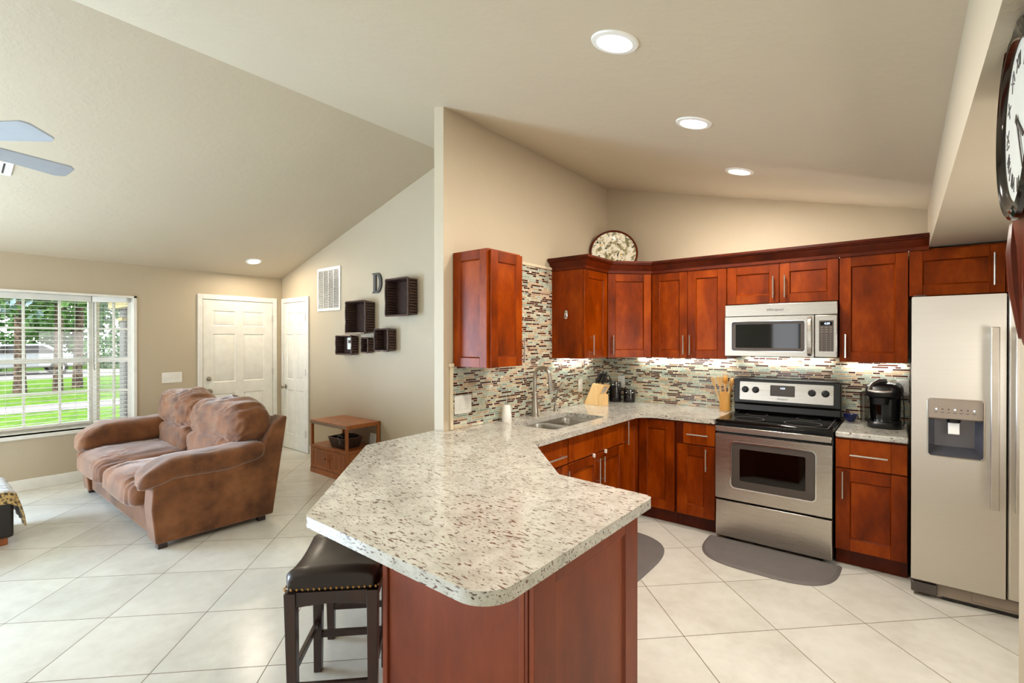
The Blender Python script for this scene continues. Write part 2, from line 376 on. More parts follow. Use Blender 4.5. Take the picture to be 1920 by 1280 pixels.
# ---- bay window
XB = -4.9; CY0, CY1 = -4.63, -3.2
def winframe(w_, h_, cols, T, name, mid=.5):
    # double-hung unit, local x along width, -y into the room
    f = MB(T); fw = .045
    f.box(0, -.03, 0, fw, .04, h_); f.box(w_-fw, -.03, 0, w_, .04, h_); f.box(fw, -.03, 0, w_-fw, .04, fw); f.box(fw, -.03, h_-fw, w_-fw, .04, h_)
    zm = h_*mid; f.box(fw, -.02, zm-.025, w_-fw, .03, zm+.025)
    for k in range(1, cols): x = w_*k/cols; f.box(x-.011, .0, fw, x+.011, .02, zm-.025); f.box(x-.011, .0, zm+.025, x+.011, .02, h_-fw)
    for a, bz in ((fw, zm-.025), (zm+.025, h_-fw)):
        q = (a+bz)/2; f.box(fw, .001, q-.011, w_-fw, .019, q+.011)
    o = struct(f.build(name, M['white']))
    p = MB(T); p.box(fw*.5, .008, fw*.5, w_-fw*.5, .012, h_-fw*.5); p.build('pane', M['pane'], o, smooth=False)
    return o
H = BZ1 - BZ0
def frameT(p, q, z):  # local +x from p to q; -y to the right-hand side (room)
    a = atan2(q[1]-p[1], q[0]-p[0]); return Matrix.Translation((p[0], p[1], z)) @ Matrix.Rotation(a, 4, 'Z'), sqrt((q[0]-p[0])**2+(q[1]-p[1])**2)
T1, w1 = frameT((XB, CY0), (XB, CY1), BZ0); winframe(w1, H, 5, T1, 'window_1')
T2, w2 = frameT((XB, CY1), (XW-.12, B1-.005), BZ0); winframe(w2, H, 2, T2, 'window_2')
T3, w3 = frameT((XW-.12, B0+.005), (XB, CY0), BZ0); winframe(w3, H, 2, T3, 'window_3')
bay = [(XW+.025, B0-.03), (XW+.025, B1+.03), (XW-.1, B1+.03), (XB-.08, CY1+.03), (XB-.08, CY0-.03), (XW-.1, B0-.03)]
struct(MB().prism([(XW+.03, B0), (XW+.03, B1), (XW-.1, B1), (XB-.06, CY1), (XB-.06, CY0), (XW-.1, B0)], BZ0-.035, BZ0).build('trim_1', M['white'], bevel=.004))
struct(MB().prism([(XW-.002, B0), (XW-.002, B1), (XW-.1, B1), (XB-.06, CY1), (XB-.06, CY0), (XW-.1, B0)], BZ1, BZ1+.05).build('trim_2', M['white']))
t = MB(); t.box(XW-.12, B1-.03, BZ0, XW+.012, B1, BZ1); t.box(XW-.12, B0, BZ0, XW+.012, B0+.03, BZ1); t.box(XW-.04, B0, BZ1-.025, XW+.012, B1, BZ1); struct(t.build('trim_3', M['white'], bevel=.003))
# ---- blinds
def blind(T, w_, label, n, name='window_blind', drop=H):
    r = thing(name, label, 'blind', group='white slatted blinds in the bay window'); r.matrix_world = T
    # T: origin at sill, local -y to the room
    MB().box(.03, -.085, drop-.075, w_-.03, -.03, drop-.012).build('headrail', M['white'], r, bevel=.004)
    s = MB()
    for k in range(n):
        z = .075 + (drop-.17) * k / (n-1); sag = 0
        s.add([(.035, -.083, z-.001), (w_-.035, -.083, z-.001), (w_-.035, -.0575, z+.003), (.035, -.0575, z+.003), (w_-.035, -.036, z), (.035, -.036, z),
               (.035, -.083, z+.001), (w_-.035, -.083, z+.001), (w_-.035, -.0575, z+.005), (.035, -.0575, z+.005), (w_-.035, -.036, z+.002), (.035, -.036, z+.002)],
              [(0,3,2,1),(3,5,4,2),(6,7,8,9),(9,8,10,11),(0,1,7,6),(5,11,10,4)])
    s.build('slats', M['white'], r)
    MB().box(.035, -.085, .025, w_-.035, -.034, .05).build('bottom_rail', M['white'], r, bevel=.004)
    for q in (.12, .5, .88): MB().tube([(w_*q, -.086, .05), (w_*q, -.086, drop-.06)], .0012, 5).build('ladder_cord', M['white'], r)
    return r
blind(T1, w1, 'wide white slatted blind across the centre pane of the bay window', 29)
bl = blind(T2, w2, 'narrow white slatted blind on the angled side pane near the front door', 29)
MB().tube([(.05, -.092, H-.08), (.05, -.094, .7), (.055, -.094, .62)], .003, 6).build('tilt_wand', M['dgrey'], bl)
# ---- doors
def panel_door(name, T, w_, h_, casing, knob, hinge, bolt=False):
    d = MB(); s, ms = .115*w_/.88, .10*w_/.88; th = .012
    d.box(0, -th, 0, s, 0, h_); d.box(w_-s, -th, 0, w_, 0, h_)
    rails = [(0, .2), (.82, .97), (1.60, 1.70), (1.90, h_)]
    for a, b in rails: d.box(s, -th, a, w_-s, 0, b)
    for a, b in ((.2, .82), (.97, 1.60), (1.70, 1.90)):
        d.box((w_-ms)/2, -th, a, (w_+ms)/2, 0, b)
        for x0, x1 in ((s, (w_-ms)/2), ((w_+ms)/2, w_-s)):
            d.add([(x0, -th, a), (x1, -th, a), (x1, -th, b), (x0, -th, b), (x0+.012, -.003, a+.012), (x1-.012, -.003, a+.012), (x1-.012, -.003, b-.012), (x0+.012, -.003, b-.012),
                   (x0+.035, -.011, a+.035), (x1-.035, -.011, a+.035), (x1-.035, -.011, b-.035), (x0+.035, -.011, b-.035)],
                  [(0,1,5,4),(1,2,6,5),(2,3,7,6),(3,0,4,7),(4,5,9,8),(5,6,10,9),(6,7,11,10),(7,4,8,11),(8,9,10,11)])
    o = struct(d.build(name, M['door'], ang=20)); o.matrix_world = T
    c = MB()
    l, r = casing
    c.box(-l, -.022, 0, -.006, 0, h_+.07); c.box(w_+.006, -.022, 0, w_+r, 0, h_+.07); c.box(-.006, -.022, h_+.006, w_+.006, 0, h_+.07)
    c.build('door_frame', M['white'], o, bevel=.004)
    def kn(z, big):
        k = MB(Matrix.Translation((knob, -th, z)) @ Matrix.Rotation(pi/2, 4, 'X'))
        k.lathe([(.032, 0), (.032, .006), (.012, .012), (.011, .03), (.024, .038), (.029, .05), (.024, .062), (0.001, .065)] if big else [(.031, 0), (.03, .012), (.02, .018), (.001, .02)], 24)
        k.build('door_knob' if big else 'deadbolt', M['nickel'], o)
    kn(.86, True)
    if bolt: kn(1.02, False)
    for z in (.25, 1.08, 1.82): MB().box(hinge-.006, -.026, z-.045, hinge+.006, -.008, z+.045).build('hinge', M['handle'], o)
    return o
panel_door('door_1', Matrix.Translation((XW, -2.19, .008)) @ Matrix.Rotation(pi/2, 4, 'Z'), .875, 2.035, (.06, .06), .065, .878, True)
panel_door('door_2', Matrix.Translation((-4.475, YG, .008)), .61, 2.035, (.065, .065), .055, .613)
# ---- wall tiling behind the counters
m = MB(); m.box(0, -2.235, .916, .008, 0, 1.366); m.box(0, -1.88, 1.366, .008, -1.03, 2.135)
struct(m.build('wall_backsplash', M['mosaic'], smooth=False))
m = MB(); m.box(.008, -.008, .916, 2.445, 0, 1.41); struct(m.build('wall_backsplash.001', M['mosaic'], smooth=False))
m = MB(); m.box(0, -2.262, .916, .014, -2.235, 1.37); m.box(0, -2.275, 1.345, .022, -2.234, 1.37); m.box(0, -1.88, 2.135, .016, -1.03, 2.16)
struct(m.build('trim_4', M['stone_trim'], bevel=.004))
# ---- recessed lamps in the vaulted ceiling
def can(x, y, label, energy, col=WARM):
    sl = .278 if x < RX else -.247
    a = -math.atan(sl)
    r = thing('recessed_ceiling_light', label, 'ceiling light', (x, y, zc(x)), group='recessed ceiling lights', rot=(0, a, 0))
    MB().lathe([(.068, -.002), (.072, -.008), (.092, -.006), (.096, 0), (.068, 0)], 40, cap=False).build('trim_ring', M['plastic_white'], r)
    MB().lathe([(.0005, -.0035), (.069, -.0035), (.069, -.001), (.0005, -.001)], 40).build('lamp_disc', M['can'], r)
    n = Vector((sin(a), 0, cos(a)))
    l = lamp('can_light', 'AREA', (0, 0, -.015), (0, 0, 0), energy, col, shape='DISK', size=.13)
    l.parent = r; return r
can(1.50, -2.80, 'recessed ceiling light over the peninsula end, largest of the kitchen row', 22)
can(1.505, -1.87, 'recessed ceiling light in the middle of the kitchen row of three', 22)
can(1.50, -.885, 'recessed ceiling light closest to the cabinets above the range', 22)
can(-4.08, -1.765, 'recessed ceiling light above the white front door', 15, (1, .86, .68))

# ------------------------------------------------------------------ kitchen cabinets
def shaker(mb, x0, z0, x1, z1, y, fr=.068, rec=.010, th=.02):
    # door front at y (faces -y): stiles, rails, bead and panel are separate islands
    mb.box(x0, y, z0, x0+fr, y+th, z1); mb.box(x1-fr, y, z0, x1, y+th, z1)
    g = .0006
    mb.box(x0+fr+g, y+g, z0, x1-fr-g, y+th, z0+fr); mb.box(x0+fr+g, y+g, z1-fr, x1-fr-g, y+th, z1)
    a, b, c, d = x0+fr, z0+fr, x1-fr, z1-fr; e = .007
    mb.add([(a,y+.002,b),(c,y+.002,b),(c,y+.002,d),(a,y+.002,d),(a+e,y+rec,b+e),(c-e,y+rec,b+e),(c-e,y+rec,d-e),(a+e,y+rec,d-e)], [(0,1,5,4),(1,2,6,5),(2,3,7,6),(3,0,4,7)])
    mb.add([(a+e,y+rec,b+e),(c-e,y+rec,b+e),(c-e,y+rec,d-e),(a+e,y+rec,d-e)], [(0,1,2,3)])
    return mb
def slabfront(mb, x0, z0, x1, z1, y, fr=.068, th=.02):
    g = .0006
    mb.box(x0, y, z0, x0+fr, y+th, z1); mb.box(x1-fr, y, z0, x1, y+th, z1); mb.box(x0+fr+g, y+g, z0, x1-fr-g, y+th, z1); return mb
def pull(parent, T, kind, x, z, L, y):
    h = MB(T); o = .034; r = .0058; k = L/2; p = L/2 - .022
    if kind == 'v': h.tube([(x, y-o, z-k), (x, y-o, z+k)], r, 10); posts = [(x, z-p), (x, z+p)]
    else: h.tube([(x-k, y-o, z), (x+k, y-o, z)], r, 10); posts = [(x-p, z), (x+p, z)]
    for a, b in posts: h.tube([(a, y, b), (a, y-o, b)], .0042, 8)
    return h.build('handle', M['handle'], parent)
def front(root, T, name, x0, z0, x1, z1, y, handle=None, slab=False, mat='cherry', fr=.068):
    mb = MB(T); (slabfront if slab else shaker)(mb, x0, z0, x1, z1, y, fr)
    d = mb.build(name, M[mat], root, bevel=.0012, seg=1)
    if handle: pull(d, T, handle[0], handle[1], handle[2], handle[3], y)
    return d
I = Matrix()
UZ, UT = 1.37, 2.135; UH = UT - UZ
def upper(label, loc, rz, w, doors, h=UH, d=.33, z0=0, extra=None, side=None):
    r = thing('wall_cabinet', label, 'cabinet', loc, rz, 'cherry wall cabinets')
    MB().box(.001, -d+.021, z0, w-.001, -.004, h).build('cabinet_body', M['cherry'], r, bevel=.001, seg=1)
    for x0, x1, hd in doors: front(r, I, 'door', x0+.002, z0+.002, x1-.002, h-.012, -d, hd)
    return r
hz = .115
c1 = upper('lone cherry wall cabinet left of the sink with panelled end facing the peninsula', (0.0035, -2.213, UZ-.022), pi/2, .333, [(0, .333, ('v', .315, .11, .17))], h=UH+.01)
# panelled end of the lone cabinet
TE = Matrix.Rotation(-pi/2, 4, 'Z')
TE = Matrix(((0,1,0,0),(-1,0,0,0),(0,0,1,0),(0,0,0,1)))
e = MB(Matrix.Rotation(-pi/2, 4, 'Z')); shaker(e, .004, .0, .308, UH+.008, -.0185, .062); e.build('end_panel', M['cherry'], c1, bevel=.0012, seg=1)
c2 = upper('cherry wall cabinet beside the tall tiled strip, silver hook on its side', (0.0035, -1.03, UZ), pi/2, .405, [(0, .405, ('v', .10, hz, .17))])
# corner cabinet
r = thing('wall_cabinet', 'angled cherry corner wall cabinet under the decorative plate', 'cabinet', (0, 0, UZ), 0, 'cherry wall cabinets')
MB().prism([(.004, -.004), (.004, -.623), (.311, -.623), (.623, -.311), (.623, -.004)], 0, UH).build('cabinet_body', M['cherry'], r)
TC = Matrix.Translation((.333, -.622, 0)) @ Matrix.Rotation(pi/4, 4, 'Z')
front(r, TC, 'door', .004, .002, .405, UH-.012, -.004, ('v', .045, hz, .17))
upper('cherry wall cabinet with two narrow doors left of the microwave', (.628, -.0035, UZ), 0, .64, [(0, .32, ('v', .292, hz, .17)), (.32, .64, ('v', .348, hz, .17))])
upper('short cherry wall cabinet with two doors above the microwave', (1.272, -.0035, UZ), 0, .768, [(0, .384, ('v', .345, .57, .17)), (.384, .768, ('v', .425, .57, .17))], z0=.445)
upper('cherry wall cabinet with single tall door above the coffee maker', (2.043, -.0035, UZ), 0, .39, [(0, .39, ('v', .04, hz, .17))])
upper('wide short cherry cabinet over the refrigerator in the shade of the soffit', (2.436, -.0035, UZ), 0, .925, [(0, .463, ('v', .41, .60, .20)), (.463, .925, ('v', .51, .60, .20))], z0=.452)
# crown moulding along the cabinet tops
def offs(path, o):
    out = []
    for i, p in enumerate(path):
        ds = []
        if i > 0: ds.append((Vector(p) - Vector(path[i-1])).normalized())
        if i < len(path)-1: ds.append((Vector(path[i+1]) - Vector(p)).normalized())
        ns = [Vector((d.y, -d.x)) for d in ds]
        if len(ns) == 1: q = Vector(p) + ns[0]*o
        else:
            b = (ns[0] + ns[1]).normalized(); q = Vector(p) + b * (o / b.dot(ns[0]))
        out.append(q)
    return out
path = [(.01, -1.03), (.335, -1.03), (.335, -.625), (.628, -.334), (2.538, -.334)]
prof = [(0, 2.126), (.010, 2.126), (.012, 2.150), (.020, 2.156), (.048, 2.196), (.060, 2.200), (.062, 2.207), (.072, 2.210), (.072, 2.228), (0, 2.228)]
cols_ = [offs(path, o) for o, z in prof]
cr = MB(); cr.loft([[(cols_[k][i].x, cols_[k][i].y, prof[k][1]) for k in range(len(prof))] for i in range(len(path))], True)
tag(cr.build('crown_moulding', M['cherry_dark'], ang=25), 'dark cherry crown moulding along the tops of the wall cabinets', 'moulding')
# LED strips: under the cabinets and on top behind the crown
def led(name, label, a, b, z, up, energy, col, wd=.02):
    a, b = Vector(a), Vector(b); mid = (a+b)/2; L = (b-a).length; ang = atan2((b-a).y, (b-a).x)
    r = thing(name, label, 'led strip', (mid.x, mid.y, z), ang, 'cabinet led strips')
    s = 1 if up else -1
    MB().box(-L/2, -wd/2, min(0, s*.008), L/2, wd/2, max(0, s*.008)).build('housing', M['plastic_white'], r)
    MB().box(-L/2+.01, -wd/2+.003, min(s*.008, s*.010), L/2-.01, wd/2-.003, max(s*.008, s*.010)).build('diffuser', M['led'], r)
    l = lamp('strip_light', 'AREA', (0, 0, s*.013), (pi if up else 0, 0, 0), energy, col, shape='RECTANGLE', size=L-.02, size_y=wd*.7); l.parent = r
led('under_cabinet_light', 'led strip under the two wall cabinets left of the microwave', (.36, -.04), (1.26, -.04), UZ, False, 2.0, (.93, 1, .93))
led('under_cabinet_light', 'led strip under the wall cabinet above the coffee maker', (2.06, -.04), (2.42, -.04), UZ, False, 1.0, (1, .97, .9))
led('under_cabinet_light', 'led strip under the wall cabinet beside the sink corner', (.04, -1.0), (.04, -.36), UZ, False, 1.6, (.93, 1, .93))
led('under_cabinet_light', 'led strip under the microwave above the range', (1.34, -.04), (1.98, -.04), 1.40, False, 1.4, (1, .97, .9))
led('cabinet_top_light', 'led strip on the cabinet tops behind the crown moulding', (.75, -.20), (2.45, -.20), UT, True, 1.5, (1, .95, .86))

# ---- base cabinets
def base(label, loc, rz, w, d=.63, name='base_cabinet', top=.68, x0=0.0):
    r = thing(name, label, 'cabinet', loc, rz, 'cherry base cabinets')
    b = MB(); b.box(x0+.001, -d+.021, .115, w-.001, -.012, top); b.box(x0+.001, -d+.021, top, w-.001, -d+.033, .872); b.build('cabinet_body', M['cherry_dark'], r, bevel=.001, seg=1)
    MB().box(x0+.001, -d+.075, .002, w-.001, -.012, .1145).build('toe_kick', M['cherry_dark'], r)
    return r
r = base('cherry drawer cabinet between the sink cabinet and the peninsula', (.0085, -2.195, 0), pi/2, .425)
front(r, I, 'drawer', .004, .695, .421, .862, -.63, ('h', .245, .76, .22), True)
front(r, I, 'door', .004, .12, .421, .687, -.63, ('v', .385, .57, .17))
r = base('cherry sink cabinet with two doors and false front below the double bowl', (.0085, -1.768, 0), pi/2, .838)
front(r, I, 'false_front', .003, .695, .418, .862, -.63, None, True); front(r, I, 'false_front', .421, .695, .835, .862, -.63, None, True)
for x0, x1, hx in ((.003, .418, .385), (.421, .835, .455)):
    d = front(r, I, 'door', x0, .12, x1, .687, -.63, ('v', hx, .565, .19))
    MB().box(hx-.008 + (.06 if hx > .42 else -.05), -.648, .672, hx+.008 + (.06 if hx > .42 else -.05), -.63, .70).build('child_latch', M['plastic_white'], d, bevel=.003)
# corner base cabinet with a folding corner door
r = thing('base_cabinet', 'cherry corner base cabinet with folding corner door beneath the knife block', 'cabinet', (0, 0, 0), 0, 'cherry base cabinets')
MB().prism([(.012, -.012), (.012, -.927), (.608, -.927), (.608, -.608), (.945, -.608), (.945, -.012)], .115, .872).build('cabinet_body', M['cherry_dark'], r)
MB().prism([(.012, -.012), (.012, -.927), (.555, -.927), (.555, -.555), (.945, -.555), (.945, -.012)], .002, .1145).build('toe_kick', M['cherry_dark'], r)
TL = Matrix.Translation((0, -.925, 0)) @ Matrix.Rotation(pi/2, 4, 'Z')
front(r, TL, 'door', .004, .12, .292, .862, -.63, ('v', .035, .77, .19), fr=.062)
front(r, I, 'door', .635, .12, .943, .862, -.63, fr=.075)
r = base('narrow cherry base cabinet with drawer directly left of the range', (.947, -.012, 0), 0, .32, d=.618)
front(r, I, 'drawer', .068, .695, .317, .862, -.618, ('h', .19, .775, .165), True)
front(r, I, 'door', .02, .12, .317, .687, -.618, ('v', .255, .585, .175), fr=.085)
r = base('cherry base cabinet with drawer between the range and the refrigerator', (2.046, -.012, 0), 0, .386, d=.618)
front(r, I, 'drawer', .004, .672, .382, .862, -.618, ('h', .185, .765, .20), True, fr=.08)
front(r, I, 'door', .004, .12, .382, .664, -.618, ('v', .045, .56, .18), fr=.08)
# ---- peninsula base
r = thing('peninsula_base', 'cherry panelled peninsula base carrying the overhanging granite worktop', 'cabinet', (1.2, -3.0, 0))
o3 = Vector((-1.2, 3.0, 0)); TP = Matrix.Translation(o3)
MB(TP).prism([(.83, -3.39), (1.53, -3.39), (1.53, -2.70), (1.12, -2.70), (.638, -2.22), (.02, -2.22), (.02, -2.305), (-.08, -2.33), (-.04, -2.50)], .002, .872).build('cabinet_body', M['island'], r)
# end panel toward the camera, with edge posts
a = MB(TP); a.box(.845, -3.402, .002, 1.49, -3.391, .872); a.build('back_panel', M['island'], r, bevel=.002)
a = MB(TP); a.box(.815, -3.412, .002, .845, -3.385, .872); a.build('edge_post', M['island'], r, bevel=.004)
a = MB(TP); a.box(1.49, -3.412, .002, 1.512, -3.385, .872); a.box(1.516, -3.416, .002, 1.528, -3.385, .872); a.build('edge_post', M['island'], r, bevel=.003)
TB = TP @ Matrix.Translation((1.53, -3.415, 0)) @ Matrix.Rotation(pi/2, 4, 'Z')
e = MB(TB); x0, x1, y = 0, .725, -.02
e.box(0, y, .002, .118, -.001, .872); e.box(x1-.112, y, .002, x1, -.001, .872); e.box(.1185, y+.0006, .765, x1-.1125, -.001, .872); e.box(.1185, y+.0006, .002, x1-.1125, -.001, .10)
e.add([(.118,y+.002,.10),(x1-.112,y+.002,.10),(x1-.112,y+.002,.765),(.118,y+.002,.765),(.127,y+.011,.109),(x1-.121,y+.011,.109),(x1-.121,y+.011,.756),(.127,y+.011,.756)], [(0,1,5,4),(1,2,6,5),(2,3,7,6),(3,0,4,7)])
e.add([(.127,y+.011,.109),(x1-.121,y+.011,.109),(x1-.121,y+.011,.756),(.127,y+.011,.756)], [(0,1,2,3)])
e.build('end_panel', M['island'], r, bevel=.0015, seg=1)

# ---- granite worktops
def holed(mb, outer, holes, z0, z1):
    c = bpy.data.curves.new('c', 'CURVE'); c.dimensions = '2D'; c.fill_mode = 'BOTH'; c.extrude = (z1-z0)/2
    for pl in [outer] + holes:
        s = c.splines.new('POLY'); s.points.add(len(pl)-1); s.use_cyclic_u = True
        for p, q in zip(s.points, pl): p.co = (q[0], q[1], 0, 1)
    o = bpy.data.objects.new('c', c); COL.objects.link(o)
    me = bpy.data.meshes.new_from_object(o.evaluated_get(bpy.context.evaluated_depsgraph_get()))
    bm = bmesh.new(); bm.from_mesh(me); bmesh.ops.remove_doubles(bm, verts=bm.verts, dist=1e-5)
    bm.verts.index_update()
    mb.add([(v.co.x, v.co.y, v.co.z + (z0+z1)/2) for v in bm.verts], [[v.index for v in f.verts] for f in bm.faces])
    bm.free(); bpy.data.objects.remove(o); bpy.data.meshes.remove(me); bpy.data.curves.remove(c); return mb
CT = .914
outer = fillet([(.009, -.009), (.009, -2.318), (-.085, -2.318, .01), (-.05, -2.885, .05), (.765, -3.70, .045), (1.635, -3.715, .10), (1.638, -2.735, .04), (1.17, -2.70, .03), (.668, -2.205, .04), (.668, -.655, .14), (1.267, -.652), (1.267, -.009)], 10)
hole = rrect(.16, -1.80, .545, -1.05, .05)
k = MB(); holed(k, outer, [hole], .876, CT)
tag(k.build('granite_worktop', M['granite'], bevel=.011, seg=3, ang=40), 'speckled cream granite worktop running from the peninsula round to the range', 'worktop')
k = MB(); k.prism(fillet([(2.05, -.652, .01), (2.434, -.652, .01), (2.434, -.009), (2.05, -.009)], 4), .876, CT)
tag(k.build('granite_worktop', M['granite'], bevel=.011, seg=3, ang=40), 'short speckled granite worktop under the coffee maker', 'worktop')
# ---- sink
r = thing('double_sink', 'stainless steel double bowl sink set into the granite worktop', 'sink', (.35, -1.425, .875))
def bowl(y0, y1):
    b = MB(); x0, x1 = -.20, .205; rings = []
    def ring(i, z, rad): return [(x, y, z) for x, y in rrect(x0+i, y0+i, x1-i, y1-i, max(rad, .005))]
    rings = [ring(-.012, -.001, .06), ring(0, -.001, .05), ring(.004, -.02, .05), ring(.012, -.15, .05), ring(.03, -.172, .05), ring(.06, -.178, .04)]
    b.loft(rings, False); n = len(rings[-1]); b.add(rings[-1], [list(range(n))]); return b
for y0, y1 in ((-.385, -.012), (.012, .385)):
    o = bowl(y0, y1).build('bowl', M['steel_h'], r)
    MB().lathe([(.001, -.170), (.03, -.172), (.042, -.176), (.042, -.1785)], 24, (0, (y0+y1)/2, 0)).build('drain', M['chrome'], o)
# ---- taps
r = thing('kitchen_faucet', 'tall brushed nickel pull-down faucet behind the sink', 'faucet', (.085, -1.39, CT))
MB().lathe([(.034, 0), (.034, .006), (.031, .012), (.027, .06), (.0215, .13), (.0195, .18), (.0195, .19), (.016, .195)], 28).build('faucet_body', M['nickel'], r)
pts = [(0, 0, .19), (0, 0, .30)] + [(.072 - .072*cos(t), 0, .322 + .072*sin(t)) for t in [pi*k/12 for k in range(0, 12)]] + [(.145, 0, .31)]
MB().tube(pts, .0145, 16).build('spout', M['nickel'], r)
MB().tube([(.1445, 0, .315), (.150, 0, .27), (.160, 0, .225), (.163, 0, .205)], [.0165, .0175, .022, .024], 18).build('spray_head', M['nickel'], r)
h = MB(); h.tube([(0, .02, .085), (0, .045, .09)], .015, 14); h.tube([(0, .045, .09), (.012, .075, .12), (.02, .10, .15)], [.008, .007, .005], 10); h.build('lever', M['nickel'], r)
r = thing('filter_faucet', 'slim bent filter faucet right of the tall kitchen faucet', 'faucet', (.058, -1.05, CT))
MB().lathe([(.021, 0), (.021, .012), (.016, .02), (.0155, .055), (.008, .062)], 20).build('faucet_body', M['nickel'], r)
MB().tube([(0, 0, .06), (0, 0, .10), (.012, 0, .145), (.035, 0, .20), (.055, 0, .235), (.075, 0, .252), (.095, 0, .25), (.108, 0, .232)], .0052, 10).build('spout', M['nickel'], r)
MB().tube([(0, .012, .05), (.004, .042, .056)], [.004, .006], 8).build('lever', M['nickel'], r)
r = thing('soap_dispenser', 'white ceramic soap dispenser standing left of the faucet', 'soap dispenser', (.072, -1.735, CT))
MB().lathe([(.001, 0), (.036, 0), (.039, .006), (.037, .05), (.030, .11), (.026, .122), (.020, .126), (.001, .126)], 32).build('bottle', M['ceramic_white'], r)
p = MB(); p.lathe([(.014, .126), (.014, .138), (.005, .14), (.005, .165), (.009, .167), (.009, .175), (.001, .176)], 16); p.tube([(0, 0, .171), (.03, .015, .172), (.036, .018, .165)], .0035, 8); p.build('pump', M['chrome'], r)
# ---- knife block and its knives
KB = (.025, -.44, CT)
r = thing('knife_block', 'pale wooden knife block leaning in the corner of the worktop', 'knife block', KB, -.12)
kb = MB(); kb.ext([(0, -.055, 0), (.165, -.055, 0), (.165, -.055, .085), (.225, -.055, .19), (.10, -.055, .205)], (0, .11, 0)); kb.build('block', M['lightwood'], r, bevel=.002)
kb = MB(); kb.ext([(.1655, -.05, .0), (.205, -.05, .0), (.205, -.05, .10), (.1655, -.05, .11)], (0, .1, 0)); kb.build('front_block', M['lightwood'], r, bevel=.002)
Rk = Matrix.Translation(KB) @ Matrix.Rotation(-.12, 4, 'Z')
dirk = Vector((.46, 0, .89)).normalized()
def knife(x, y, z, L, w_, label, sc=False):
    p = Rk @ Vector((x, y, z)); d = (Rk.to_3x3() @ dirk)
    q = thing('kitchen_knife' if not sc else 'kitchen_scissors', label, 'knife' if not sc else 'scissors', p, group=None if sc else 'knives in the wooden block')
    q.rotation_euler = d.to_track_quat('Z', 'Y').to_euler()
    if sc:
        for s_ in (-1, 1): MB().tube([(.022*cos(a), s_*.02 + .018*sin(a), .045 + .028*sin(a+.7*s_)) for a in [2*pi*k/16 for k in range(17)]], .005, 8).build('finger_loop', M['black'], q)
        MB().box(-.008, -.003, -.01, .008, .003, .022).build('blade', M['chrome'], q); return
    h = MB(); h.loft([[(a*w_, b*.008, zz) for a, b in ((-.8,-1),(.8,-1),(1,0),(.8,1),(-.8,1),(-1,0))] for zz, w_ in ((0.006, w_*.9), (L*.5, w_*.8), (L*.9, w_), (L, w_*.7))]); h.build('handle', M['black'], q, bevel=.001)
    MB().box(-w_*.7, -.0015, -.012, w_*.7, .0015, .007).build('blade', M['chrome'], q)
    for zz in (.3, .6): MB().tube([(0, -.009, L*zz), (0, .009, L*zz)], .0022, 8).build('rivet', M['chrome'], q)
knife(.125, -.035, .205, .105, .012, 'black-handled knife nearest the sink in the wooden block')
knife(.135, -.008, .204, .115, .012, 'black-handled knife in the middle of the wooden block')
knife(.15, .015, .202, .125, .013, 'tallest black-handled knife at the back of the wooden block')
knife(.185, -.015, .198, .085, .009, 'short black-handled knife near the scissors in the wooden block')
knife(.200, .042, .196, .09, .01, 'black-looped kitchen scissors in the wooden block', True)
for k_ in range(3):
    p = Rk @ Vector((.178 + .0*k_, -.03 + .02*k_, .103)); q = thing('steak_knife', 'slim steel-handled knife in the low front of the knife block', 'knife', p, group='steel-handled knives in the front of the block')
    q.rotation_euler = (Rk.to_3x3() @ Vector((.5, 0, .85))).to_track_quat('Z', 'Y').to_euler()
    MB().tube([(0, 0, -.004), (0, 0, .03), (0, 0, .085)], [.004, .0055, .005], 8).build('handle', M['chrome'], q); MB().box(-.004, -.001, -.008, .004, .001, 0).build('blade', M['steel'], q)
# ---- canisters
def canister(x, y, rad, h_, label):
    r = thing('canister', label, 'canister', (x, y, CT), group='black clamp-lid canisters')
    MB().lathe([(.001, 0), (rad*.97, 0), (rad, .006), (rad, h_-.03), (rad*.94, h_-.022), (.001, h_-.022)], 32).build('jar', M['ceramic_black'], r)
    MB().lathe([(.001, h_-.0215), (rad*.98, h_-.0215), (rad, h_-.012), (rad*.95, h_-.002), (.001, h_)], 32).build('lid', M['acrylic'], r)
    c_ = MB(); a = radians(-52); d = Vector((cos(a), sin(a), 0))
    c_.tube([(rad*1.01*cos(t), rad*1.01*sin(t), h_-.028) for t in [2*pi*k/28 for k in range(29)]], .002, 6)
    P0 = d*rad; c_.tube([P0 + Vector((0,0,h_)), P0 + d*.008 + Vector((0,0,h_-.02)), P0 + d*.007 + Vector((0,0,h_-.06)), P0 + d*.003 + Vector((0,0,h_-.075))], .003, 8)
    c_.build('wire_clamp', M['chrome'], r)
canister(.165, -.135, .057, .20, 'tall black clamp-lid canister between knife block and short canister')
canister(.292, -.085, .056, .125, 'short black clamp-lid canister below the back wall outlet')
canister(.073, -.235, .055, .16, 'black clamp-lid canister mostly hidden behind the knife block')
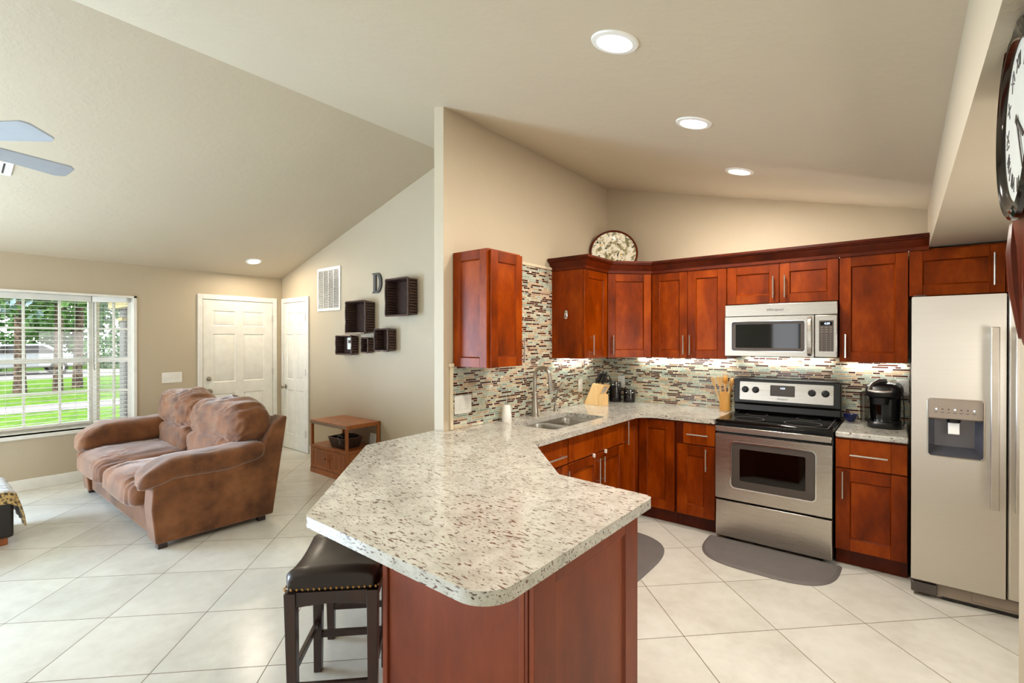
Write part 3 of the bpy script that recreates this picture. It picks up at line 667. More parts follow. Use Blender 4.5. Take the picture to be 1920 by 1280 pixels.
# ---- utensil crock
UC = (1.192, -.085, CT)
r = thing('utensil_crock', 'bamboo cylinder crock of wooden utensils beside the range', 'crock', UC)
MB().lathe([(.001, 0), (.044, 0), (.045, .004), (.0445, .155), (.043, .158), (.039, .155), (.038, .012), (.001, .012)], 32).build('crock_body', M['bamboo'], r)
uts = [(-.022, -.015, -.30, -.05, 'spatula', 'leftmost pale wooden spatula in the bamboo crock'), (-.01, -.02, -.10, -.10, 'spatula', 'broad wooden turner at the front of the bamboo crock'), (.0, .015, -.03, .08, 'spoon', 'tallest round wooden spoon in the bamboo crock'),
       (.018, -.012, .14, -.08, 'spoon', 'narrow wooden spoon right of centre in the bamboo crock'), (.020, .008, .15, .02, 'spoon', 'orange-tinted wooden ladle at the right of the bamboo crock')]
for i_, (x, y, lx, ly, kd, lb) in enumerate(uts):
    q = thing('wooden_' + kd, lb, kd, (UC[0]+x, UC[1]+y, CT+.02), group='wooden utensils in the bamboo crock')
    q.rotation_euler = Vector((lx, ly, 1)).to_track_quat('Z', 'Y').to_euler(); q.rotation_euler.rotate_axis('Z', radians(35))
    m_ = M['bamboo'] if i_ in (2, 4) else M['lightwood']; hh = .255 if i_ != 2 else .27
    MB().tube([(0, 0, 0), (0, 0, .10), (0, 0, hh-.06)], [.005, .006, .007], 8).build('handle', m_, q)
    if kd == 'spoon': MB().puff((0, 0, hh-.025), (.028, .008, .040), 1, 1, 20, 12).build('bowl', m_, q)
    else: MB().loft([[(a_*w_, b_*.004, z_) for a_, b_ in ((-1,-1),(1,-1),(1,1),(-1,1))] for z_, w_ in ((hh-.065, .007), (hh-.04, .022), (hh+.015, .027), (hh+.02, .024))]).build('blade', m_, q, bevel=.002)
# ---- outlets and switch plates
def plate(name, label, T, w_, h_, kind, n=1, cat='wall plate'):
    r = thing(name, label, cat); r.matrix_world = T
    MB().prism(rrect(-w_/2, -h_/2, w_/2, h_/2, .005, 3), 0, .005).build('cover', M['plastic_white'], r, bevel=.0015)
    for i in range(n):
        x = (i - (n-1)/2) * .046
        if kind == 'rocker': MB().box(x-.0165, -.034, .005, x+.0165, .034, .009).build('rocker', M['plastic_white'], r, bevel=.002)
        elif kind == 'toggle': MB().box(x-.005, -.008, .005, x+.005, .008, .014).build('toggle', M['plastic_white'], r, bevel=.001)
        elif kind == 'outlet':
            for s_ in (-1, 1):
                o = MB().prism(rrect(-.016, s_*.0205-.014, .016, s_*.0205+.014, .008, 4), .005, .0065).build('socket', M['plastic_white'], r)
                for a_ in (-.006, .006): MB().box(a_-.001, s_*.0205-.003, .0065, a_+.001, s_*.0205+.006, .0068).build('slot', M['ink'], o)
    return r
def face(p, nrm):  # matrix with local z = normal, local y = up
    n = Vector(nrm); u = Vector((0,0,1)); x = u.cross(n)
    m_ = Matrix((x, u, n)).transposed().to_4x4(); m_.translation = p; return m_
plate('light_switch', 'white two-gang rocker switch on the tiles at the peninsula end', face((.0085, -2.14, 1.08), (1,0,0)), .165, .125, 'rocker', 2)
plate('light_switch', 'single white rocker switch on the tiles left of the knife block', face((.0085, -.55, 1.095), (1,0,0)), .072, .118, 'rocker')
plate('wall_outlet', 'white wall outlet above the black canisters', face((.17, -.0085, 1.105), (0,-1,0)), .075, .118, 'outlet')
plate('wall_outlet', 'white wall outlet half hidden behind the coffee maker by the refrigerator', face((2.405, -.0085, 1.18), (0,-1,0)), .072, .118, 'outlet')
plate('light_switch', 'wide white four-gang toggle switch between window and front door', face((XW+.0005, -2.525, 1.07), (1,0,0)), .21, .125, 'toggle', 4)
# hook stuck on the cabinet side
r = thing('adhesive_hook', 'small silver hook stuck on the side of a wall cabinet', 'hook', (.155, -1.0305, 1.745))
MB().prism([(x, y) for x, y in rrect(-.016, -.035, .016, .035, .012)], 0, .004).build('backplate', M['chrome'], r, rot=(pi/2, 0, 0))
MB().tube([(0, -.004, .015), (0, -.012, 0), (0, -.014, -.022), (0, -.024, -.028), (0, -.030, -.016)], .005, 8).build('hook', M['chrome'], r)
# decorative plate
r = thing('decorative_plate', 'large round floral plate standing on top of the corner cabinet', 'plate', (.20, -.245, 2.372))
q = Vector((.52, -.80, .22)).normalized(); r.rotation_euler = q.to_track_quat('Z', 'Y').to_euler()
MB().lathe([(.0005, .0), (.135, .0), (.150, .006), (.213, .020), (.214, .024), (.150, .011), (.135, .005), (.0005, .005)], 64, cap=False).build('dish', M['plate'], r)
MB().tube([(.222*cos(t), .222*sin(t), .022) for t in [2*pi*k_/64 for k_ in range(65)]], .0105, 10).build('rim', M['cherry_dark'], r)
for s_ in (-1, 1): MB().tube([(s_*.07, -.212, .04), (s_*.07, -.22, -.005), (s_*.04, -.10, -.04)], .005, 8).build('stand_leg', M['black'], r)

# ------------------------------------------------------------------ appliances
RYX = Matrix.Rotation(pi/2, 4, 'X')      # prism made in xy, turned to stand facing -y (local z -> -y)
def stand(y=0, x=0, z=0): return Matrix.Translation((x, y, z)) @ RYX
# ---- range
r = thing('kitchen_range', 'stainless steel freestanding electric range with black glass cooktop', 'range', (1.277, -.02, 0))
RW = .762
b = MB(); b.box(.003, -.60, .03, RW-.003, -.002, .895); b.box(.06, -.58, .0, .12, -.52, .03); b.box(RW-.12, -.58, .0, RW-.06, -.52, .03); b.build('oven_body', M['black'], r, bevel=.003)
k = MB(); k.prism(fillet([(0, -.645, .02), (RW, -.645, .02), (RW, -.055), (0, -.055)], 5), .896, .921); ct_ = k.build('cooktop', M['black_gloss'], r, bevel=.006)
k = MB(); holed(k, rrect(.03, -.615, RW-.03, -.075, .02), [rrect(.036, -.609, RW-.036, -.081, .016)], .921, .9222); k.build('cooktop_rim', M['dgrey'], ct_)
for x, y, q in ((.20, -.47, .10), (.56, -.47, .115), (.20, -.20, .075), (.56, -.20, .075)): MB().lathe([(q, .9211), (q+.003, .9218), (q+.006, .9211)], 40, (x, y, 0), cap=False).build('burner_ring', M['dgrey'], ct_)
k = MB(stand(-.615)); holed(k, rrect(.004, .325, RW-.004, .815, .006), [rrect(.118, .42, RW-.102, .758, .028, 6)], 0, .04); dr = k.build('oven_door', M['steel_h'], r, bevel=.004)
k = MB(stand(-.618)); k.prism(rrect(.114, .416, RW-.098, .762, .028), 0, .03); wf = k.build('oven_window', M['ovenglass'], dr)
k = MB(stand(-.6485)); holed(k, rrect(.118, .42, RW-.102, .758, .028), [rrect(.175, .475, RW-.16, .715, .012)], 0, .0012); k.build('window_border', M['dgrey'], wf)
k = MB(stand(-.655)); holed(k, rrect(.110, .412, RW-.094, .766, .034), [rrect(.117, .419, RW-.101, .759, .028)], 0, .004); k.build('window_trim', M['chrome'], wf)
k = MB(); k.box(.006, -.672, .836, RW-.006, -.655, .876); k.box(.03, -.656, .845, .06, -.60, .868); k.box(RW-.06, -.656, .845, RW-.03, -.60, .868); k.build('handle', M['steel_h'], dr, bevel=.004)
k = MB(); k.box(.004, -.65, .035, RW-.004, -.60, .308); k.build('storage_drawer', M['steel_h'], r, bevel=.005)
# backguard, leaning face
k = MB(); k.ext([(0, -.055, .90), (0, -.105, .935), (0, -.10, .99), (0, -.118, 1.0), (0, -.098, 1.20), (0, -.07, 1.215), (0, -.004, 1.215), (0, -.004, .90)], (RW, 0, 0)); bgd = k.build('backguard', M['black'], r, bevel=.006)
th_ = math.atan(.02/.2)
TBG = Matrix.Translation((RW/2, -.1088, 1.10)) @ Matrix.Rotation(-th_, 4, 'X') @ RYX
k = MB(TBG); k.prism(rrect(-.335, -.075, .335, .078, .008), 0, .003); pn = k.build('control_panel', M['steel_h'], bgd, bevel=.001)
k = MB(TBG); k.prism(rrect(-.102, -.03, .075, .058, .006), .003, .005); dp = k.build('display', M['dgrey'], pn)
dg = text_mesh('clock_digits', '4:24', .020, M['digit'], dp, (0,0,0), (0,0,0)); dg.matrix_local = TBG @ Matrix.Translation((-.012, .034, .0055))
lg = text_mesh('lettering', 'Whirlpool', .018, M['ink'], pn, (0,0,0), (0,0,0), font_shear=.25); lg.matrix_local = TBG @ Matrix.Translation((-.015, -.053, .0036))
for x in (-.292, -.212, .192, .282):
    k = MB(TBG @ Matrix.Translation((x, .012, .003))); k.lathe([(.027, 0), (.027, .004), (.0225, .006), (.0215, .024), (.018, .028), (.001, .028)], 28); k.box(-.004, -.021, .026, .004, .021, .032)
    k.build('knob', M['black'], pn, bevel=.001)
# ---- microwave
r = thing('microwave_oven', 'stainless steel over-the-range microwave between the cabinets', 'microwave', (1.277, -.006, 1.398))
MW, MH = .762, .412
MB().box(.004, -.36, .0, MW-.004, -.002, MH).build('oven_case', M['black'], r, bevel=.003)
MB().box(0, -.398, MH-.095, MW, -.36, MH-.002).build('vent_panel', M['steel_h'], r, bevel=.003)
lg = text_mesh('lettering', 'Whirlpool', .028, M['ink'], r, (.36, -.3985, MH-.05), (pi/2, 0, 0), font_shear=.25)
k = MB(stand(-.36)); holed(k, rrect(0, .004, .618, MH-.099, .004), [rrect(.05, .045, .560, MH-.138, .016)], 0, .038); dr = k.build('door', M['steel_h'], r, bevel=.006)
k = MB(stand(-.362)); k.prism(rrect(.046, .041, .564, MH-.134, .016), 0, .026); wf = k.build('window', M['ovenglass'], dr)
k = MB(stand(-.3885)); holed(k, rrect(.048, .043, .562, MH-.136, .016), [rrect(.078, .068, .532, MH-.158, .004)], 0, .0012); k.build('window_border', M['dgrey'], wf)
k = MB(stand(-.398)); holed(k, rrect(.046, .041, .564, MH-.134, .018), [rrect(.050, .045, .560, MH-.138, .016)], -.002, .003); k.build('window_trim', M['chrome'], wf)
k = MB(); k.loft([[(.578, -.436+q, z), (.604, -.436+q, z), (.604, -.425+q, z), (.578, -.425+q, z)] for z, q in ((.012, .034), (.03, .012), (.09, .002), (.155, 0), (.22, .002), (.285, .012), (.305, .034))]); k.build('handle', M['steel'], dr, bevel=.003)
k = MB(); k.box(.622, -.398, .004, MW, -.36, MH-.099); cp = k.build('control_panel', M['steel_h'], r, bevel=.005)
k = MB(stand(-.398)); k.prism(rrect(.650, .048, .740, .272, .005), 0, .002); kp = k.build('keypad', M['dgrey'], cp)
k = MB(stand(-.400)); k.prism(rrect(.658, .236, .732, .262, .002), 0, .001); dp = k.build('display', M['black_gloss'], kp)
text_mesh('clock_digits', '4:29', .020, M['digit'], dp, (.700, -.4015, .249), (pi/2, 0, 0))
k = MB()
for rw in range(11):
    z = .222 - rw*.0165 + (-.004 if rw > 2 else 0)
    for cx_ in (.668, .695, .722): q = .007 if rw < 3 else .003; k.box(cx_-q, -.4006, z-.002, cx_+q, -.4, z+.002)
k.build('key_legends', M['taupe'], kp)
# ---- refrigerator
r = thing('refrigerator', 'stainless steel side-by-side refrigerator with ice and water dispenser', 'refrigerator', (2.445, -.03, 0))
FW = .912
MB().box(.004, -.69, .02, FW-.004, -.002, 1.765).build('refrigerator_case', M['dgrey'], r, bevel=.004)
yF = -.70
k = MB(stand(yF)); holed(k, rrect(.0, .105, .402, 1.785, .006), [rrect(.077, .855, .312, 1.185, .014)], 0, .078); fd = k.build('freezer_door', M['fridge'], r, bevel=.010, seg=3)
MB().box(.410, yF-.078, .105, FW, yF, 1.785).build('fresh_food_door', M['fridge'], r, bevel=.010, seg=3)
k = MB(stand(yF-.012))
k = MB(); x0, x1, z0, z1 = .077, .312, .855, 1.185; y0, y1 = yF-.070, yF-.006
k.add([(x0,y0,z0),(x1,y0,z0),(x1,y0,z1),(x0,y0,z1),(x0+.03,y1,z0+.05),(x1-.03,y1,z0+.05),(x1-.03,y1,z1),(x0+.03,y1,z1)], [(0,1,5,4),(1,2,6,5),(2,3,7,6),(3,0,4,7),(4,5,6,7)])
dc = k.build('dispenser_recess', M['recess'], fd, smooth=False)
k = MB(); k.ext([(x0, y0-.010, 1.075), (x0, y0-.012, 1.185), (x0, y0+.03, 1.185), (x0, y0+.03, 1.063)], (x1-x0, 0, 0)); dpn = k.build('dispenser_panel', M['taupe'], fd, bevel=.003)
k = MB(stand(yF-.078)); holed(k, rrect(x0-.006, z0-.006, x1+.006, z1+.006, .018), [rrect(x0, z0, x1, z1, .014)], 0, .004); k.build('dispenser_trim', M['chrome'], fd, bevel=.001)
for i_ in range(7):
    on = i_ in (0, 3, 6); MB(stand(y0-.0125)).prism([(.112 + i_*.027 + .004*cos(a), 1.128 + .004*sin(a)) for a in [2*pi*q/14 for q in range(14)]], 0, .001).build('indicator_light', M['digit'] if on else M['dgrey'], dpn)
k = MB()
for i_ in range(7): k.box(.104 + i_*.027, y0-.0125, 1.108, .119 + i_*.027, y0-.0115, 1.111)
k.build('key_legends', M['dgrey'], dpn)
MB().ext([(.165, y0+.03, 1.065), (.165, y0+.012, .985), (.165, y0+.02, .982), (.165, y0+.04, 1.065)], (.05, 0, 0)).build('dispenser_paddle', M['plastic_white'], fd, bevel=.002)
MB().lathe([(.03, 1.05), (.034, 1.07)], 20, (.19, y0+.03, 0)).build('ice_chute', M['black'], fd)
for x, d_ in ((.352, fd), (.448, None)):
    k = MB(); k.box(x-.018, yF-.142, .60, x+.018, yF-.125, 1.60); k.box(x-.012, yF-.126, .63, x+.012, yF-.077, .67); k.box(x-.012, yF-.126, 1.53, x+.012, yF-.077, 1.57)
    k.build('handle', M['handle'], d_ or [q for q in r.children if q.name.startswith('fresh_food')][0], bevel=.004)
k = MB(); k.box(.01, -.735, .012, FW-.01, -.691, .098); gr = k.build('base_grille', M['taupe'], r, bevel=.004)
MB().box(.0, -.765, .025, .12, -.736, .085).build('hinge_cover', M['dgrey'], gr, bevel=.006)
MB(stand(-.735)).prism(rrect(.27, .035, .47, .092, .008), 0, .004).build('filter_cover', M['taupe'], gr, bevel=.002)
MB().box(.14, -.737, .008, FW-.02, -.7355, .022).build('toe_vent', M['black'], gr)
MB().box(.01, -.70, 1.786, .07, -.60, 1.80).build('hinge_cap', M['dgrey'], r, bevel=.003)
# ---- coffee maker
r = thing('coffee_maker', 'black single-cup coffee maker with silver lid handle on the short worktop', 'coffee maker', (2.290, -.215, CT), -.06); r.scale = (.90, 1, 1)
def sup(cx_, cy_, ax, ay, z, n=28, e=.55): return [(cx_ + ax*math.copysign(abs(cos(t))**e, cos(t)), cy_ + ay*math.copysign(abs(sin(t))**e, sin(t)), z) for t in [2*pi*q/n for q in range(n)]]
k = MB(); k.loft([sup(.015, 0, .100, .145, 0), sup(.015, 0, .105, .15, .01), sup(.015, 0, .105, .15, .035), sup(.015, 0, .098, .142, .045)]); k.build('base', M['black'], r)
k = MB(); k.loft([sup(.015, .06, .095, .085, .04), sup(.015, .06, .098, .088, .12), sup(.015, .06, .102, .09, .235)]); k.build('column', M['black_gloss'], r)
k = MB(); k.loft([sup(.015, .0, .085, .12, .205), sup(.015, 0, .112, .145, .225), sup(.015, 0, .118, .15, .255), sup(.015, .005, .112, .14, .288), sup(.015, .01, .09, .115, .308), sup(.015, .015, .05, .07, .316)]); hd = k.build('head', M['black'], r)
k = MB(); k.loft([sup(.0, -.095, .05, .03, .165, 20, .8), sup(.0, -.095, .058, .035, .21, 20, .8)]); k.build('brew_spout', M['black'], hd)
k = MB(); k.tube([(-.068, -.158, .262), (-.02, -.172, .258), (.03, -.172, .258), (.068, -.158, .262)], .0095, 10); k.tube([(-.068, -.155, .262), (-.050, -.10, .300), (-.015, -.05, .324), (.03, -.03, .327)], [.010, .014, .017, .014], 12); k.tube([(.068, -.155, .262), (.075, -.12, .285), (.07, -.06, .31)], .008, 10)
hn = k.build('lid_handle', M['handle'], hd)
text_mesh('lettering', 'KEURIG', .017, M['plastic_white'], hd, (0, -.1825, .259), (pi/2, 0, 0))
k = MB(); k.loft([sup(-.108, .0, .022, .125, .035, 24), sup(-.110, .0, .024, .128, .14, 24), sup(-.112, 0, .026, .13, .235, 24)]); k.build('water_tank', M['acrylic'], r)
k = MB(); k.loft([sup(.0, -.085, .06, .055, .0455, 20, .7), sup(0, -.085, .062, .057, .049, 20, .7)]); k.build('drip_tray', M['chrome'], r)
MB().box(.085, -.10, .262, .11, -.06, .275).build('button_panel', M['dgrey'], hd)
MB().tube([(.09, .14, .10), (.125, .15, .10), (.13, .12, .03), (.127, .05, .006), (.13, .12, .012), (.125, .18, .12), (.115, .195, .24)], .0035, 6).build('power_cord', M['cable'], r)
r = thing('bowl', 'small dark blue bowl left of the coffee maker', 'bowl', (2.098, -.115, CT)); r.scale = (.85, .85, .95)
MB().lathe([(.022, 0), (.026, .004), (.046, .028), (.058, .058), (.060, .060), (.056, .058), (.044, .03), (.024, .01), (.001, .008)], 36).build('bowl_body', M['blue'], r)
# ---- floor mats
def mat_(label, pts):
    k = MB(); k.loft([[(x, y, z) for x, y in offp(pts, o)] for o, z in ((0, .001), (0, .003), (.022, .016), (.03, .017))]); tag(k.build('kitchen_mat', M['mat'], ang=20), label, 'floor mat', 'grey kitchen mats')
def offp(pts, o):
    cx_ = sum(p[0] for p in pts)/len(pts); cy_ = sum(p[1] for p in pts)/len(pts); out = []
    for x, y in pts:
        d = Vector((cx_-x, cy_-y)); L = d.length; out.append((x + d.x/L*min(o, L*.5), y + d.y/L*min(o, L*.5)))
    return out
def dshape(L, D, n=30):
    # straight edge along x at y=0, bulging to -y
    return [(-L/2, 0)] + [(-L/2*math.copysign(abs(cos(t))**.62, cos(t)), -D*abs(sin(t))**.62) for t in [pi*(q+.5)/n for q in range(n)]] + [(L/2, 0)]
mat_('grey half-round kitchen mat in front of the range', [(1.66 + x, -.645 + y*1.05) for x, y in dshape(.86, .44)])
mat_('grey half-round kitchen mat by the peninsula end before the sink', [(.64 - y*1.05, -1.52 + x) for x, y in dshape(1.15, .44)])

# ------------------------------------------------------------------ living room
# ---- sofa
SO = Vector((-2.9, -3.0, 0)); TS = Matrix.Translation(-SO)
r = thing('loveseat', 'brown suede loveseat with pillow back and rumpled seat cushions', 'sofa', SO)
def wr(amp, fx, fy, fz, seed, gather=0, gdir='x'):
    def d(p, q):
        n = noise.noise(Vector((q.x*fx + seed, q.y*fy, q.z*fz)), noise_basis='PERLIN_ORIGINAL')
        m_ = noise.noise(Vector((q.x*3 + seed, q.y*3 + 7, q.z*3)))
        dd = p.normalized() if p.length > 1e-6 else Vector((0,0,1))
        return dd * (amp * (abs(n)*2 - .6) + amp*.8*m_)
    return d
AX = -1.80
def armprof(x, dx, nm):
    k = MB(TS); k.ext([(x, y, z) for y, z in [(-3.44, .045), (-3.465, .30), (-3.455, .45), (-3.42, .50), (-2.95, .545), (-2.70, .60), (-2.60, .80), (-2.50, .868), (-2.475, .862), (-2.60, .045)]], (dx, 0, 0)); return k.build(nm, M['suede'], r, bevel=.022, seg=3)
armprof(AX-.19, .19, 'arm'); armprof(-4.02, .19, 'arm')
k = MB(TS); k.box(-3.84, -3.415, .05, -1.98, -2.66, .27); k.build('seat_base', M['suede'], r, bevel=.02)
k = MB(TS); k.ext([(-3.84, -2.72, .25), (-3.84, -2.62, .82), (-3.84, -2.50, .855), (-3.84, -2.60, .06), (-3.84, -2.70, .06)], (1.86, 0, 0)); k.build('back_frame', M['suede'], r, bevel=.02)
for x0, x1, sd in ((-3.93, -2.965, 3), (-2.955, -2.035, 9)):
    k = MB(TS); cx_, hx = (x0+x1)/2, (x1-x0)/2
    def dsp(p, q, sd=sd):
        g = noise.noise(Vector((q.x*26 + sd*3 + .5*sin(q.y*9), q.y*2.2, q.z*6))); front_ = max(0, -p.y)
        rid = abs(noise.noise(Vector((q.x*5 + sd, q.y*22 + .6*sin(q.x*7), 1.7))))
        v_ = Vector((0, -front_*.5, .7 if p.z > 0 else 0)) * (g*.020*(.4 + front_)) + Vector((0, 0, max(0, p.z)*(.03*(1 - p.x**2) + .012*(rid - .3)) - (max(0, -p.y - .6))*.05))
        return v_
    k.puff((cx_, -3.115, .365), (hx, .425, .105), .42, .30, 110, 40, dsp); k.build('seat_cushion', M['suede'], r, ang=80)
for x0, x1, sd, dz in ((-3.88, -2.92, 2, .02), (-2.98, -1.83, 5, 0)):
    cx_, hx = (x0+x1)/2, (x1-x0)/2
    def dsp2(p, q, sd=sd):
        g = noise.noise(Vector((q.x*7 + sd*5 + q.z*4, q.z*16 - q.x*5, q.y*5 + sd))); g2 = noise.noise(Vector((q.x*3 + sd, q.z*3, q.y*3)))
        d_ = p.normalized(); rid = abs(noise.noise(Vector((q.x*5 + q.z*9 + sd, q.z*22 - q.x*14 + 3*g2, sd)))) 
        return d_ * (.030*g2 + .020*g - .050*max(0, .30 - rid)*(1 if p.y < .3 else .3))
    k = MB(TS); k.puff((cx_, -2.71, .80 + dz), (hx, .185, .205), .72, .55, 90, 48, dsp2)
    o = k.build('back_pillow', M['suede'], r, ang=80)
    k = MB(TS); k.puff((cx_ + (.05 if cx_ < -2.9 else -.06), -2.80, .56), (hx - .08, .12, .14), .6, .45, 60, 26, wr(.016, 12, 5, 9, sd)); k.build('lumbar_cushion', M['suede'], r, ang=80)
for x_, hh, sd, zc_ in ((-1.915, .155, 4, .575), (-3.86, .165, 6, .595)):
    def dsp3(p, q, sd=sd):
        f = max(0, -p.y - .55); b_ = max(0, p.y - .3)
        g = noise.noise(Vector((q.x*6, q.y*9 + sd, q.z*7))); gg = noise.noise(Vector((q.x*24 + sd, q.y*4, q.z*20)))
        return Vector((0, 0, -f*.17 + b_*.05)) + p.normalized()*(.012*g + .016*gg*f*2)
    k = MB(TS); k.puff((x_, -3.09, zc_), (hh, .44, .085 if x_ > -2.5 else .12), .55, .42, 60, 30, dsp3); k.build('arm_pad', M['suede'], r, ang=80)
for x_, y_ in ((-1.86, -3.39), (-1.86, -2.68), (-3.96, -3.39), (-3.96, -2.68)): MB(TS).box(x_-.03, y_-.03, .0, x_+.03, y_+.03, .048).build('foot', M['espresso'], r, bevel=.004)
# ---- ottoman with throw
r = thing('ottoman', 'black leather ottoman under the pale patterned throw', 'ottoman', (-3.1, -4.42, 0))
MB().box(-.31, -.36, .055, .31, .36, .345).build('ottoman_body', M['leather_black'], r, bevel=.02, seg=3)
MB().box(-.295, -.345, .3455, .295, .345, .375).build('cushion_top', M['leather_black'], r, bevel=.014)
for sx in (-1, 1):
    for sy in (-1, 1): MB().box(sx*.25-.03, sy*.30-.03, 0, sx*.25+.03, sy*.30+.03, .0545).build('foot', M['cart'], r, bevel=.004)
def cloth(x0, x1, nm):
    path = [(-.37, .10), (-.372, .25), (-.368, .355), (-.34, .388), (-.2, .392), (0, .394), (.2, .392), (.335, .388), (.370, .365), (.385, .30), (.402, .22), (.412, .14)]
    k = MB(); n = 14; rows = []
    for i in range(n+1):
        x = x0 + (x1-x0)*i/n; dz = max(0, x - .318); rows.append([(x - dz*.75 + .004*sin(j*2.1), y + (.006*sin(x*40) if j > 8 else 0), z - dz*1.1*(1 if j < 9 else .2) + .004*sin(x*22 + j)) for j, (y, z) in enumerate(path)])
    k.loft(rows, False, False); return k
r2 = thing('throw_blanket', 'pale patterned throw with gold border draped over the black ottoman', 'throw', (-3.1, -4.42, 0))
for x0, x1, nm, m_ in ((-.36, .255, 'throw_cloth', 'throw'), (.255, .385, 'gold_border', 'throw_gold')):
    o = cloth(x0, x1, nm).build(nm, M[m_], r2, ang=80); q = o.modifiers.new('solid', 'SOLIDIFY'); q.thickness = .008; q.offset = 1
# ---- low wooden cart with two doors
r = thing('media_cart', 'low open wooden stand with two small doors against the far wall', 'stand', (-2.605, -1.40, 0))
hw, hd_ = .365, .215
for sx in (-1, 1):
    for sy in (-1, 1): MB().box(sx*hw - (.028 if sx > 0 else 0), sy*hd_ - (.028 if sy > 0 else 0), .06, sx*hw + (0 if sx > 0 else .028), sy*hd_ + (0 if sy > 0 else .028), .562).build('post', M['cart'], r, bevel=.002)
MB().box(-hw-.004, -hd_-.004, .563, hw+.004, hd_+.004, .605).build('top_board', M['cart'], r, bevel=.003)
MB().box(-hw-.006, -hd_-.009, .570, hw+.006, -hd_-.0045, .595).build('edge_strip', M['taupe'], r, bevel=.001)
MB().box(-hw+.001, -hd_+.001, .292, hw-.001, hd_-.001, .325).build('shelf', M['cart'], r, bevel=.003)
MB().box(-hw-.004, -hd_-.004, .0, hw+.004, hd_+.004, .059).build('plinth', M['cart'], r, bevel=.004)
MB().box(-hw+.029, -hd_+.02, .06, hw-.029, hd_-.01, .291).build('cupboard', M['cart'], r)
for s_ in (-1, 1):
    x0, x1 = sorted((s_*.003, s_*(hw-.03))); d = MB(); shaker(d, x0, .064, x1, .288, -hd_-.002, .028, .006, .016); o = d.build('door', M['cart'], r, bevel=.001)
    MB(Matrix.Translation((s_*.03, -hd_-.003, .19)) @ RYX).lathe([(.006, 0), (.006, .012), (.014, .016), (.012, .025), (.001, .027)], 16).build('knob', M['cart'], o)
r = thing('wicker_tray', 'dark wicker basket of tangled cables on the shelf of the wooden stand', 'basket', (-2.50, -1.46, .3255), .0)
def tray(nm, a, b_, a2, b2, h_, m_, par, th=.008):
    k = MB(); rc = lambda w_, d_, z, rr=.015: [(x, y, z) for x, y in rrect(-w_, -d_, w_, d_, rr, 3)]
    k.loft([rc(a, b_, 0), rc(a2, b2, h_), rc(a2-th, b2-th, h_), rc(a-th, b_-th, .006)]); return k.build(nm, m_, par)
tray('basket_body', .125, .10, .155, .13, .115, M['wicker'], r)
MB().tube([(x, y, .115) for x, y in rrect(-.153, -.128, .153, .128, .015, 3)] + [(-.138, -.128, .115)], .006, 6).build('rim', M['wickerdark'], r)
ck = MB(); rnd = random.Random(4)
for q in range(16):
    p0 = Vector((rnd.uniform(-.1, .1), rnd.uniform(-.08, .08), rnd.uniform(.05, .12))); pts = [p0]; a = rnd.uniform(0, 6.3)
    for s_ in range(14):
        a += rnd.uniform(.3, .9); p0 = p0 + Vector((cos(a)*.03, sin(a)*.03, rnd.uniform(-.012, .014))); p0.x = max(-.125, min(.125, p0.x)); p0.y = max(-.10, min(.10, p0.y)); p0.z = max(.03, min(.17, p0.z)); pts.append(p0.copy())
    ck.tube(pts, rnd.choice((.003, .004, .007)), 6)
o = ck.build('cables', M['cable'], loc=(-2.50, -1.46, .3255)); tag(o, 'tangle of black cables heaped in the wicker basket on the stand', 'cables'); o['kind'] = 'stuff'
k = MB(); k.tube([(.02, -.10, .12), (.06, -.135, .13), (.10, -.138, .10), (.11, -.14, .06)], .003, 6); k.tube([(-.02, -.09, .13), (.03, -.12, .15), (.10, -.10, .14)], .003, 6)
o = k.build('charging_cable', M['cable_g'], loc=(-2.50, -1.46, .3255)); tag(o, 'pale grey cable spilling over the edge of the wicker basket', 'cable')
o = MB().box(-.055, -.006, 0, .055, .006, .13).build('photo_card', M['paper'], loc=(-2.34, -1.215, .3255), rot=(-.12, 0, .0), bevel=.001); tag(o, 'pale card leaning at the back of the stand shelf beside the basket', 'card')
# ---- things on the far wall
r = thing('return_air_grille', 'white return air grille high on the wall beside the narrow door', 'air grille', (-3.315, YG-.0005, 2.175))
gw, gh = .265, .275
k = MB(RYX); holed(k, rrect(-gw, -gh, gw, gh, .004), [rrect(-gw+.03, -gh+.03, gw-.03, gh-.03, .002)], 0, .012); k.build('frame', M['plastic_white'], r, bevel=.002)
k = MB()
for i in range(30): z = -gh+.035 + i*(2*gh-.07)/29; k.ext([(-gw+.03, -.010, z-.004), (-gw+.03, -.002, z+.005), (-gw+.03, -.001, z+.005), (-gw+.03, -.009, z-.005)], (2*gw-.06, 0, 0))
k.build('louvers', M['plastic_white'], r)
for q in (-.5, 0, .5): MB().box(q*(gw-.03)-.005, -.0115, -gh+.03, q*(gw-.03)+.005, -.0105, gh-.03).build('divider', M['plastic_white'], r)
MB().box(-gw+.03, -.0008, -gh+.03, gw-.03, -.0004, gh-.03).build('duct_opening', M['dgrey'], r)
k = MB(RYX); lw, lh = .085, .115
rr_ = [(lw*.1 + lw*.9*cos(t), lh*sin(t)) for t in [-pi/2 + pi*q/20 for q in range(21)]]
out_ = [(-lw, -lh), ] + [(x, y) for x, y in rr_] + [(-lw, lh), (-lw, lh-.012), (-lw+.02, lh-.018), (-lw+.02, -lh+.018), (-lw, -lh+.012)]
inn = [(-.02, -lh+.022)] + [(-.01 + (lw*.62)*cos(t), (lh-.022)*sin(t)) for t in [-pi/2 + pi*q/16 for q in range(17)]] + [(-.02, lh-.022)]
holed(k, out_, [inn], 0, .018); o = k.build('wall_letter', M['iron'], bevel=.002, loc=(-2.295, YG-.001, 2.18)); tag(o, 'dark grey letter D on the wall beside the largest basket', 'letter')
